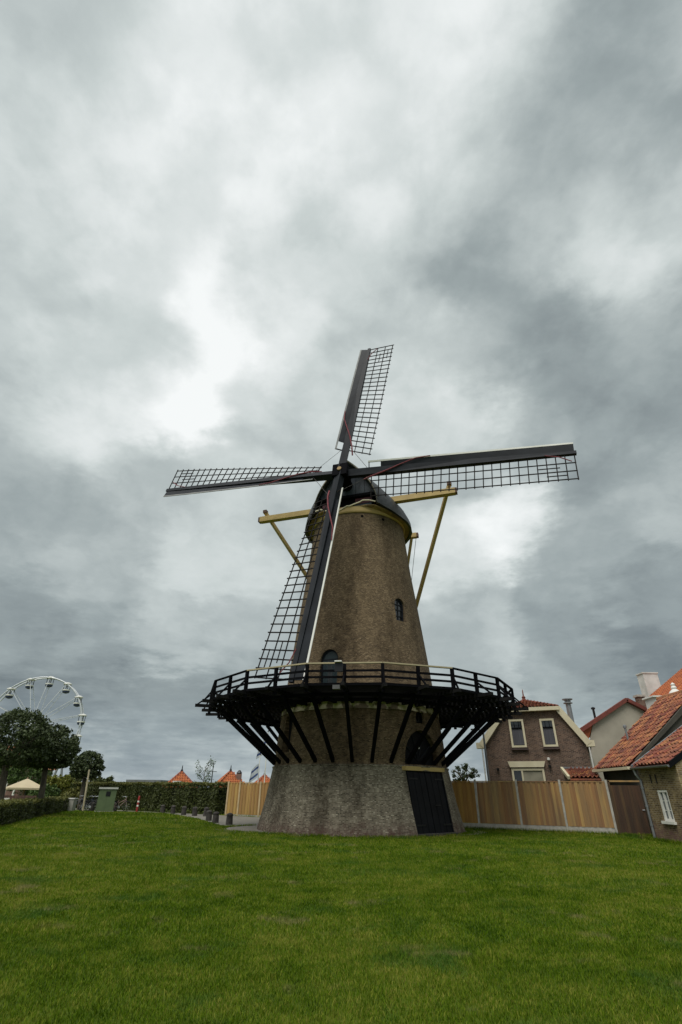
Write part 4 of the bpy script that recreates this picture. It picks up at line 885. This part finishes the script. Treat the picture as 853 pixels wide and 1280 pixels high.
# sapling with open twigs
c = crown_at(256, 966, 62); sp = empty('thin_sapling', (c.x, 62, 0), 'thin open sapling showing above the long hedge between two red roofs', 'tree'); b = MB().tube([(c.x, 62, 0), (c.x, 62, c.z)], .06, 6, .03)
rg = random.Random(4); lv = []
for k in range(16):
    z = c.z-1.1+k*.13; a = rg.random()*6.28; e = Vector((c.x+math.cos(a)*rg.uniform(.5, 1.5), 62+math.sin(a), z+rg.uniform(.3, .8))); b.tube([(c.x, 62, z-.3), e], .025, 4, .01)
    for j in range(26): f = rg.uniform(.45, 1.05); lv.append(Vector((c.x, 62, z-.3)).lerp(e, f)+Vector((rg.gauss(0, .13), rg.gauss(0, .13), rg.gauss(0, .13))))
b.build('trunk', bark, sp); leaves('crown', np.array([tuple(v) for v in lv]), np.tile([0, 0, 1.], (len(lv), 1)), .17, leaf_mid, sp)

def hedge(name, line, wd, h, label, m=leaf_hedge, mtop=None, dens=230, size=.13, seed=2):
    rng = np.random.default_rng(seed); h0 = empty(name, (line[0][0], line[0][1], 0), label, 'hedge'); core = MB(); P_ = []; Nn = []; Pt = []
    for (a, b_) in zip(line[:-1], line[1:]):
        a = Vector((*a, 0)); b_ = Vector((*b_, 0)); dv = (b_-a).normalized(); nr = Vector((dv.y, -dv.x, 0)); L = (b_-a).length
        core.bar(a+Vector((0, 0, h*.48)), b_+Vector((0, 0, h*.48)), wd-.5, h*.9-.3)
        for side in (1, -1):
            n = int(L*h*dens*(1 if side == 1 else .4)); t = rng.uniform(-.1, L+.1, n); z = rng.uniform(0, h, n)
            bulge = .10*np.sin(t*1.7+seed)+.06*np.sin(t*4.1)+rng.normal(0, .06, n)
            p = np.array(a)[None]+np.outer(t, np.array(dv))+np.outer((wd/2-.06+bulge-.12*(z/h)**3), np.array(nr)*side); p[:, 2] = z; P_.append(p); Nn.append(np.tile(np.array(nr)*side+np.array([0, 0, .3]), (n, 1)))
        for tt in (0, L):
            n = int(wd*h*dens); p = np.array(a+dv*tt)[None]+np.outer(rng.uniform(-wd/2, wd/2, n), np.array(nr)); p += np.outer(rng.normal(0, .06, n), np.array(dv)); p[:, 2] = rng.uniform(0, h, n); P_.append(p); Nn.append(np.tile(np.array(dv)*(1 if tt else -1), (n, 1)))
        n = int(L*wd*dens*1.2); t = rng.uniform(0, L, n); x = rng.uniform(-wd/2, wd/2, n)
        p = np.array(a)[None]+np.outer(t, np.array(dv))+np.outer(x, np.array(nr)); p[:, 2] = h-.04+.05*np.sin(t*2.3)+rng.normal(0, .05, n); Pt.append(p)
    core.build('core', core_m, h0)
    P_ = np.concatenate(P_); Nn = np.concatenate(Nn); Pt = np.concatenate(Pt)
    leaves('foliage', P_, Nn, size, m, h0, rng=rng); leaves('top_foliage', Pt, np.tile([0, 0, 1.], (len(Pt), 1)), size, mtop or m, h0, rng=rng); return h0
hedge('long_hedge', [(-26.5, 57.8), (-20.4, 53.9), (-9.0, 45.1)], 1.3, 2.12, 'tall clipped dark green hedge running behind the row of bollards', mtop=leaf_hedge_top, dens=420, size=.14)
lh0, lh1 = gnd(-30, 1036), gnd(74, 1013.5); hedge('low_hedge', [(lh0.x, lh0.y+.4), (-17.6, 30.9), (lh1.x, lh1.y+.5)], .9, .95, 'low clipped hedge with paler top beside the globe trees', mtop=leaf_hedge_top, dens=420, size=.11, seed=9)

# ------------------------------------------------------------------ street furniture by the path
bol = None
for i, (x, y) in enumerate(((203, 1016.2), (216, 1017.2), (229.5, 1018.8), (243.3, 1020), (257, 1020.5), (261, 1026), (269.3, 1028.7), (286.6, 1031), (114, 1013.6), (142.5, 1013.8))):
    p = gnd(x, y); h = .56 if i > 4 else .58
    nm = ('bollard', 'short dark stone bollard with rounded top in the row along the path', 'bollard', 'bollards along the path') if i < 8 else ('bollard', 'squat dark round bollard standing at a side of the green cabinet', 'bollard', 'bollards at the cabinet')
    own = {0: 'short dark stone bollard standing at the marker post end of the row', 4: 'short dark stone bollard set back on the path behind the row', 7: 'short dark stone bollard standing beside the gravel round the mill', 8: 'squat dark round bollard between the bicycle cluster and the green cabinet', 9: 'squat dark round bollard between the green cabinet and the pale pink bicycle'}.get(i)
    e = empty(nm[0], p, own or nm[1], nm[2], nm[3])
    if bol is None:
        bm_ = mesh_of('bollard_shaft', *[(lambda q: q)(x_) for x_ in (MB().lathe([(.19, -.1), (.19, 0), (.17, .5), (.165, .56)], (0, 0, 0), 12).v, MB().lathe([(.19, -.1), (.19, 0), (.17, .5), (.165, .56)], (0, 0, 0), 12).f)], stone)
        tp = MB().lathe([(.165, .562), (.185, .58), (.18, .64), (.13, .71), (.05, .745)], (0, 0, 0), 12); tm_ = mesh_of('bollard_head', tp.v, tp.f, stone); bol = (bm_, tm_)
    for nme, me in (('shaft', bol[0]), ('head', bol[1])):
        ob = bpy.data.objects.new(nme, me); COL.objects.link(ob); ob.parent = e
    e.scale = (1, 1, h/.745); e.rotation_euler = (R(RNG.normal()*1.5), R(RNG.normal()*1.5), i)
    if i > 7: e.scale = (1.25, 1.25, .9)
# red and white marker post
p = gnd(171, 1015.2); mk = empty('marker_post', p, 'red marker post with white bands standing before the long hedge', 'post')
for k, (z0, z1, m) in enumerate(((0, .4, red_p), (.4, .52, white_p), (.52, .7, red_p), (.7, .82, white_p), (.82, 1.08, red_p))): MB().bar(p+Vector((0, 0, z0)), p+Vector((0, 0, z1)), .17, .13, up=(1, 0, 0)).build('band', m, mk)
MB().lathe([(.08, 1.08), (.07, 1.14), (.01, 1.18)], p, 8).build('cap', red_p, mk)
# green cabinet
p = gnd(130, 1015); cb = empty('utility_cabinet', p, 'tall green utility cabinet with pale lid beside the parked bicycles', 'cabinet'); px = Vector((.93, .36, 0)).normalized(); py_ = Vector((-px.y, px.x, 0))
def cbp(a, b_, z): return p+px*a+py_*b_+Vector((0, 0, z))
MB().strip([[cbp(a*w_, b_*.7+.35, z) for a, b_ in ((-1, -.5), (1, -.5), (1, .5), (-1, .5))] for w_, z in ((.68, 0), (.66, 1.62))]).build('body', cab_green, cb)
MB().strip([[cbp(a*.75, b_*.86+.35, z) for a, b_ in ((-1, -.5), (1, -.5), (1, .5), (-1, .5))] for z in (1.63, 1.76)]).build('lid', mat('pale_lid', (.55, .56, .52)), cb)
MB().strip([[cbp(.05+a*.17, b_, z) for a, b_ in ((-1, -.03), (1, -.03), (1, -.005), (-1, -.005))] for z in (1.12, 1.46)]).build('vent', metal_dk, cb)
for a in (-.32, .33): MB().strip([[cbp(a+x, b_, z) for x, b_ in ((-.31, -.016), (.31, -.016), (.31, -.003), (-.31, -.003))] for z in (.08, 1.05)]).build('door', cab_green, cb)
MB().strip([[cbp(a*.72, b_*.78+.35, z) for a, b_ in ((-1, -.5), (1, -.5), (1, .5), (-1, .5))] for z in (-.05, .06)]).build('base', concrete, cb)
# grey box
p = gnd(81, 1014); gb = empty('junction_box', p, 'low putty grey junction box near the end of the low hedge', 'box')
MB().strip([[p+Vector((a*w_, b_*.6+.3, z)) for a, b_ in ((-1, -.5), (1, -.5), (1, .5), (-1, .5))] for w_, z in ((.55, 0), (.55, .86))]).build('body', putty, gb)
MB().strip([[p+Vector((a*.6, b_*.7+.3, z)) for a, b_ in ((-1, -.5), (1, -.5), (1, .5), (-1, .5))] for z in (.865, .94)]).build('lid', white_wash, gb)
MB().box((p.x-.12, p.y-.02, .62), (p.x+.16, p.y+.02, .74)).build('handle', metal_dk, gb)
# bicycles
def bicycle(loc, rz, label, group, fm):
    e = empty('bicycle', loc, label, 'bicycle', group)
    def L(x, y, z): return Vector(loc)+Vector((x*math.cos(rz)-y*math.sin(rz), x*math.sin(rz)+y*math.cos(rz), z))
    for cx in (-.53, .53):
        wh = MB().tube([L(cx+.34*math.cos(t), 0, .36+.34*math.sin(t)) for t in (2*math.pi*k/18 for k in range(19))], .022, 5, cap=False).build('wheel', rubber, e)
        sp_ = MB()
        for k in range(8): sp_.bar(L(cx, 0, .36), L(cx+.33*math.cos(k*.785), 0, .36+.33*math.sin(k*.785)), .008, .008)
        sp_.build('spokes', steel, wh)
        MB().tube([L(cx+.38*math.cos(t), 0, .36+.38*math.sin(t)) for t in (math.pi*(.05+.6*k/8)+(.5 if cx < 0 else 0) for k in range(9))], .025, 5).build('mudguard', metal_dk, wh)
    f = MB()
    for a, b_ in (((-.53, .36), (-.12, .32)), ((-.12, .32), (-.2, .85)), ((-.12, .32), (.42, .8)), ((-.53, .36), (-.2, .8)), ((-.18, .62), (.40, .88)), ((.53, .36), (.38, 1.02))): f.tube([L(a[0], 0, a[1]), L(b_[0], 0, b_[1])], .02, 6)
    f.build('frame', fm, e)
    MB().tube([L(.18, -.28, 1.06), L(.36, -.2, 1.1), L(.38, 0, 1.04), L(.36, .2, 1.1), L(.18, .28, 1.06)], .016, 5).build('handlebar', steel, e)
    s_ = MB(); s_.strip([[L(x, a*w_, z) for a, z in ((-1, .93), (1, .93), (.7, .87), (-.7, .87))] for x, w_ in ((-.36, .09), (-.2, .07), (-.04, .025))]); s_.tube([L(-.2, 0, .82), L(-.2, 0, .88)], .016, 5); s_.build('saddle', rubber, e)
    MB().tube([L(-.75, 0, .76), L(-.35, 0, .76)], .03, 5).build('carrier', metal_dk, e)
    cr = MB().tube([L(-.12, -.06, .32), L(-.12, .06, .32)], .09, 10); cr.bar(L(-.12, .07, .32), L(-.02, .07, .18), .02, .02); cr.bar(L(-.12, -.07, .32), L(-.22, -.07, .46), .02, .02); cr.build('crank', steel, e)
    return e
for x, y, rz, lab, fm in ((113, 1014.0, .5, 'black bicycle parked in the cluster beside the green cabinet', metal_dk), (117.5, 1013.6, .9, 'black bicycle parked in the cluster beside the green cabinet', metal_dk), (108.5, 1013.6, 1.0, 'navy bicycle in the cluster between the staked tree and the green cabinet', blue_p), (94, 1012.6, .2, 'navy bicycle parked beside the junction box', blue_p), (149, 1014.4, .75, 'pale pink bicycle parked at the hedge beside the green cabinet', mat('pale_pink', (.5, .32, .3)))):
    bicycle(gnd(x, y), rz, lab, 'bicycles left of the cabinet' if 'cluster' in lab else None, fm)

# ------------------------------------------------------------------ terrace: parasol, rail, chairs, house
pc = Vector((atY(30, 990, 50).x, 50, 0)); zt = atY(30, 973, 50).z
par = empty('parasol', pc, 'large square cream parasol open over the terrace', 'parasol')
MB().tube([pc, pc+Vector((0, 0, zt))], .05, 8).build('pole', mat('pole_wood', (.2, .13, .07)), par)
zc_ = zt-.72; hwid = 1.42
cv = [pc+Vector((a*hwid, b_*hwid, zc_)).xyz for a, b_ in ((-1, -1), (1, -1), (1, 1), (-1, 1))]; tp = pc+Vector((0, 0, zt))
rot = Matrix.Rotation(R(35), 3, 'Z'); cv = [pc+rot @ (v-pc) for v in cv]
MB().geo(cv+[tp], [(0, 1, 4), (1, 2, 4), (2, 3, 4), (3, 0, 4)]).build('canopy', canvas_m, par)
MB().geo(cv+[v-Vector((0, 0, .14)) for v in cv], [(0, 1, 5, 4), (1, 2, 6, 5), (2, 3, 7, 6), (3, 0, 4, 7)]).build('valance', canvas_m, par)
for v in cv: beam('rib', tp-Vector((0, 0, .12)), v-Vector((0, 0, .03)), .03, .03, steel, par)
MB().lathe([(.4, 0), (.4, .1), (.08, .14), (.07, .5)], pc, 14).build('base', concrete, par)
MB().lathe([(.05, 0), (.06, .05), (.01, .12)], tp, 8).build('knob', mat('pole_wood', (.2, .13, .07)), par)
tf = empty('terrace_screen', (-30, 47, 0), 'brown slatted terrace screen under the cream parasol', 'fence')
t0, t1 = Vector((atY(4, 995, 46).x, 46, 0)), Vector((atY(46, 995, 46).x, 46, 0))
wood_b = mat('terrace_wood', (.10, .05, .035), (.06, .032, .024), 3, rand=.5)
for k in range(22): c = t0.lerp(t1, (k+.5)/22); beam('slat', c, c+Vector((0, 0, 1.1)), .03, .11, wood_b, tf, up=(1, 0, 0))
for z in (.25, 1.02): beam('rail', t0+Vector((0, .04, z)), t1+Vector((0, .04, z)), .04, .08, wood_b, tf)
def chair(c, rz, lab, m):
    e = empty('terrace_chair', c, lab, 'chair', 'chairs on the terrace'); L = lambda x, y, z: Vector(c)+Vector((x*math.cos(rz)-y*math.sin(rz), x*math.sin(rz)+y*math.cos(rz), z))
    for sx_ in (-.2, .2):
        for sy in (-.2, .2): beam('leg', L(sx_, sy, 0), L(sx_, sy, .45 if sy < 0 else .95), .04, .04, m, e, up=(1, 0, 0))
    MB().bar(L(0, -.22, .46), L(0, .22, .46), .46, .04).build('seat', m, e); MB().bar(L(-.2, .2, .76), L(.2, .2, .76), .03, .34).build('backrest', m, e)
for x, Y, rz in ((7, 44, .4), (12, 44.5, 2.5), (3, 45, 1.2)): chair(Vector((atY(x, 1000, Y).x, Y, 0)), rz, 'white terrace chair beside the brown slatted screen', white_p)
# house beyond the terrace
hb = Vector((atY(10, 990, 82).x, 82, 0)); fh = empty('terrace_house', hb, 'small far house with orange brown roof and white porch frame behind the globe tree', 'house')
MB().box((hb.x-6, 82, 0), (hb.x+1.6, 90, 4.2)).build('wall', mat('far_brick', (.22, .13, .10)), fh)
MB().prism([(hb.x-6.4, 81.6, 4.2), (hb.x+2.0, 81.6, 4.2), (hb.x-2.2, 81.6, 7.2)], (0, 8.8, 0)).build('roof', tile_red, fh)
for x in (.1, 1.4): beam('porch_post', (hb.x+x, 81, 0), (hb.x+x, 81, 3.2), .2, .2, white_p, fh, up=(1, 0, 0))
beam('porch_beam', (hb.x-.1, 81, 3.3), (hb.x+1.6, 81, 3.3), .3, .4, white_p, fh)
MB().box((hb.x-1.8, 81.95, 1), (hb.x-.6, 82, 2.6)).build('window', glass, fh)

# ------------------------------------------------------------------ far roofs over the hedge, flags, blocks
def pyramid_house(px, py, half, Y, lab, wall_h, dormer):
    ap = Vector(atY(px, py, Y)); e = empty('red_roofed_house', (ap.x, Y, 0), lab, 'house'); ez = ap.z-half*.95; A_ = R(20)
    c4 = [Vector((ap.x, Y, ez))+Matrix.Rotation(A_, 3, 'Z') @ Vector((a*half, b_*half, 0)) for a, b_ in ((-1, -1), (1, -1), (1, 1), (-1, 1))]
    rf_ = MB().geo(c4+[ap], [(0, 1, 4), (1, 2, 4), (2, 3, 4), (3, 0, 4), (0, 3, 2, 1)]).build('roof', tile_orange, e)
    for k in range(4): MB().tube([c4[k]+Vector((0, 0, .05)), ap+Vector((0, 0, .05))], .11, 6).build('hip_tile_run', mat('dark_red_tile', (.2, .045, .03)), rf_)
    MB().lathe([(.14, 0), (.16, .15), (.07, .3), (.05, .6), (.01, .75)], ap, 8).build('finial', metal_dk, rf_)
    iw = [Vector((ap.x, Y, 0))+(v-Vector((ap.x, Y, ez)))*.88 for v in c4]; MB().geo(iw+[v+Vector((0, 0, ez)) for v in iw], [(0, 1, 5, 4), (1, 2, 6, 5), (2, 3, 7, 6), (3, 0, 4, 7)]).build('wall', mat('far_brick', (.22, .13, .10)), e)
    # courses of tiles on the two slopes that face the lawn
    for k in (0, 3):
        a, b_ = c4[k], c4[(k+1) % 4]; ee = (b_-a).normalized(); u_ = ap-(a+b_)/2; Ls = u_.length; Wx = (b_-a).length
        tile_roof(rf_, a+Vector((0, 0, .02)), ee, u_, Wx, Ls, tile_orange, 0, lambda x, y, Wx=Wx, Ls=Ls: abs(x-Wx/2) < Wx/2*(1-y/Ls)-.1, .3, .4, .005)
    if dormer:
        dz = Vector(atY(px-7, py+15, Y-half*.62)); dm_ = MB().box((dz.x-.45, dz.y-.1, dz.z-.3), (dz.x+.45, dz.y+1.2, dz.z+.3)).build('dormer', white_wash, e); MB().box((dz.x-.3, dz.y-.14, dz.z-.2), (dz.x+.3, dz.y-.1, dz.z+.2)).build('dormer_pane', glass, dm_)
    return e
pyramid_house(227.5, 964.5, 3.2, 72, 'house with red pyramid roof and small dormer above the long hedge', 3, True)
h2 = pyramid_house(288.5, 964, 3.1, 74, 'house with red pyramid roof and a brick chimney beside the flag', 3, False)
k_ = Vector(atY(298.5, 975, 73.5)); cs_ = MB().box((k_.x-.3, 73.2, k_.z-1.5), (k_.x+.3, 73.8, k_.z+.7)).build('chimney', mat('far_brick', (.22, .13, .10)), h2); MB().lathe([(.3, 0), (.38, .1), (.1, .45)], (k_.x, 73.5, k_.z+.7), 6).build('chimney_pot', metal_dk, cs_)
pyramid_house(331, 969, 3.0, 76, 'house with red roof mostly hidden behind the mill plinth', 3, False)
def block(name, px0, px1, pyt, Y, m, lab, roofm, dz=.5, nw=5):
    a = atY(px0, pyt, Y); b_ = atY(px1, pyt, Y); e = empty(name, ((a.x+b_.x)/2, Y, 0), lab, 'building')
    MB().box((a.x, Y, 0), (b_.x, Y+10, a.z-dz)).build('wall', m, e); MB().box((a.x-.4, Y-.4, a.z-dz), (b_.x+.4, Y+10.4, a.z)).build('roof', roofm, e)
    for k in range(nw):
        x = a.x+(b_.x-a.x)*(k+.5)/nw; wv_ = MB().box((x-.7, Y-.08, a.z-dz-2.2), (x+.7, Y-.02, a.z-dz-.8)).build('window', glass, e)
    return e
bk1 = block('flat_roofed_building', 161, 200, 974.5, 130, mat('pale_cladding', (.45, .47, .48)), 'pale flat roofed building far beyond the long hedge', mat('grey_roof', (.16, .17, .18)), 1.1)
block('dark_roofed_building', 128, 152, 977, 110, mat('far_brick', (.22, .13, .10)), 'far building with low dark roof behind the green cabinet', mat('dark_roof', (.05, .035, .04)), 1.3)
def flagpole(px, py, Y, fpx, fpy, lab, s=1.0):
    t = Vector(atY(px, py, Y)); e = empty('flagpole', (t.x, Y, 0), lab, 'flag'); MB().tube([(t.x, Y, 0), t], .06, 7, .035).build('pole', white_p, e); MB().lathe([(.03, 0), (.08, .06), (.01, .16)], t, 8).build('finial', metal_dk, e)
    a = Vector(atY(fpx, fpy, Y)); n = 8; vs = []
    for i in range(n+1):
        for j in range(7):
            u_ = i/n; v_ = j/6; vs.append(Vector((t.x-.05-u_*.95*s-.25*s*v_*u_, Y-.25*math.sin(u_*5+v_*1.5)*s, a.z+.2-v_*1.7*s-u_*.75*s)))
    fs_ = {0: [], 1: []}
    for i in range(n):
        for j in range(6): fs_[1 if j in (1, 4) else 0].append((i*7+j, i*7+j+1, (i+1)*7+j+1, (i+1)*7+j))
    fl = add('flag', vs, fs_[0]+fs_[1], mat('flag_white', (.62, .66, .72), None, rough=.9, trans=.3), e); fl.data.materials.append(mat('flag_blue', (.05, .09, .25), None, rough=.9, trans=.3))
    for k, pgn in enumerate(fl.data.polygons): pgn.material_index = 0 if k < len(fs_[0]) else 1
    return e
flagpole(325.5, 944, 55, 325, 957, 'blue and white flag on a pole between the honey fence and the mill', .72)
flagpole(335.5, 915, 55, 335, 925, 'blue and white flag on a taller pole seen between the gallery struts', .8)
p = Vector(atY(267.5, 953, 68)); mp = empty('mast', (p.x, 68, 0), 'thin dark mast standing between the two red pyramid roofs', 'mast'); MB().tube([(p.x, 68, 0), p], .08, 7, .05).build('pole', metal_dk, mp); MB().bar(p+Vector((-.5, 0, -1)), p+Vector((.5, 0, -1)), .06, .06).build('crossarm', metal_dk, mp)
# lattice mast near the ferris wheel
lm = Vector(atY(75.5, 958, 120)); lme = empty('lattice_mast', (lm.x, 120, 0), 'grey lattice mast standing beyond the globe trees', 'mast')
for sx_ in (-1, 1): beam('leg', (lm.x+sx_*1.6, 120, 0), (lm.x+sx_*.4, 120, lm.z), .35, .35, zinc, lme, up=(1, 0, 0))
for z in (.35, .6, .9): beam('brace', (lm.x-1.6+1.2*z, 120, lm.z*z), (lm.x+1.6-1.2*z, 120, lm.z*min(1, z+.12)), .2, .2, zinc, lme)
beam('crossarm', (lm.x-1.5, 120, lm.z), (lm.x+1.5, 120, lm.z), .4, .4, zinc, lme)

# ------------------------------------------------------------------ ferris wheel
fc = Vector(atY(42, 906, 205)); FR = 17.3; fe = empty('ferris_wheel', (fc.x, fc.y, 0), 'tall white ferris wheel with hanging cabins beyond the trees', 'ferris wheel')
fr_r = Matrix.Rotation(R(6), 3, 'Z') @ Vector((1, 0, 0)); fr_n = Vector((-fr_r.y, fr_r.x, 0))
def fw(r, t, d_=0): return fc+fr_r*(r*math.sin(t))+Vector((0, 0, r*math.cos(t)))+fr_n*d_
rimc = [2*math.pi*k/60 for k in range(61)]
for dd in (-1.1, 1.1): MB().tube([fw(FR, t, dd) for t in rimc], .28, 6, cap=False).build('rim', steel, fe)
NG = 15
for k in range(NG):
    t = R(5)+2*math.pi*k/NG
    for dd in (-1.1, 1.1): beam('spoke', fw(1.0, t, dd*2.2), fw(FR, t, dd), .18, .18, steel, fe, up=fr_n)
    for r_ in (FR*.55, FR*.78): beam('tie', fw(r_, t, -1.3), fw(r_, t, 1.3), .12, .12, steel, fe)
    beam('axle', fw(FR, t, -1.3), fw(FR, t, 1.3), .25, .25, steel, fe)
    g_ = fw(FR+.2, t)
    go = MB().lathe([(.4, -3.7), (1.25, -3.4), (1.4, -2.4), (1.35, -2.3), (.4, -2.3)], g_, 10).build('cabin', blue_p, fe)
    MB().lathe([(1.4, -2.75), (1.45, -2.7), (1.45, -2.3), (1.36, -2.28)], g_, 10).build('cabin_band', white_p, go)
    MB().lathe([(1.6, -.35), (1.55, -.05), (.7, .35), (.05, .45)], g_, 10).build('cabin_roof', white_p, go)
    for q in range(4): beam('cabin_post', g_+Vector((1.15*math.cos(q*1.57+.7), 1.15*math.sin(q*1.57+.7), -2.4)), g_+Vector((1.15*math.cos(q*1.57+.7), 1.15*math.sin(q*1.57+.7), -.3)), .16, .16, metal_dk, go, up=(1, 0, 0))
hb_ = MB().tube([fw(0, 0, -2.6), fw(0, 0, 2.6)], 1.0, 14).build('hub', steel, fe)
for dd in (-1, 1):
    for s in (-1, 1): beam('support_leg', fw(0, 0, dd*2.6), Vector((fc.x, fc.y, 0))+fr_r*s*9+fr_n*dd*4.5, .6, .6, steel, fe, up=fr_n)
MB().box((fc.x-11, fc.y-6, 0), (fc.x+11, fc.y+6, .6)).build('platform', steel, fe)
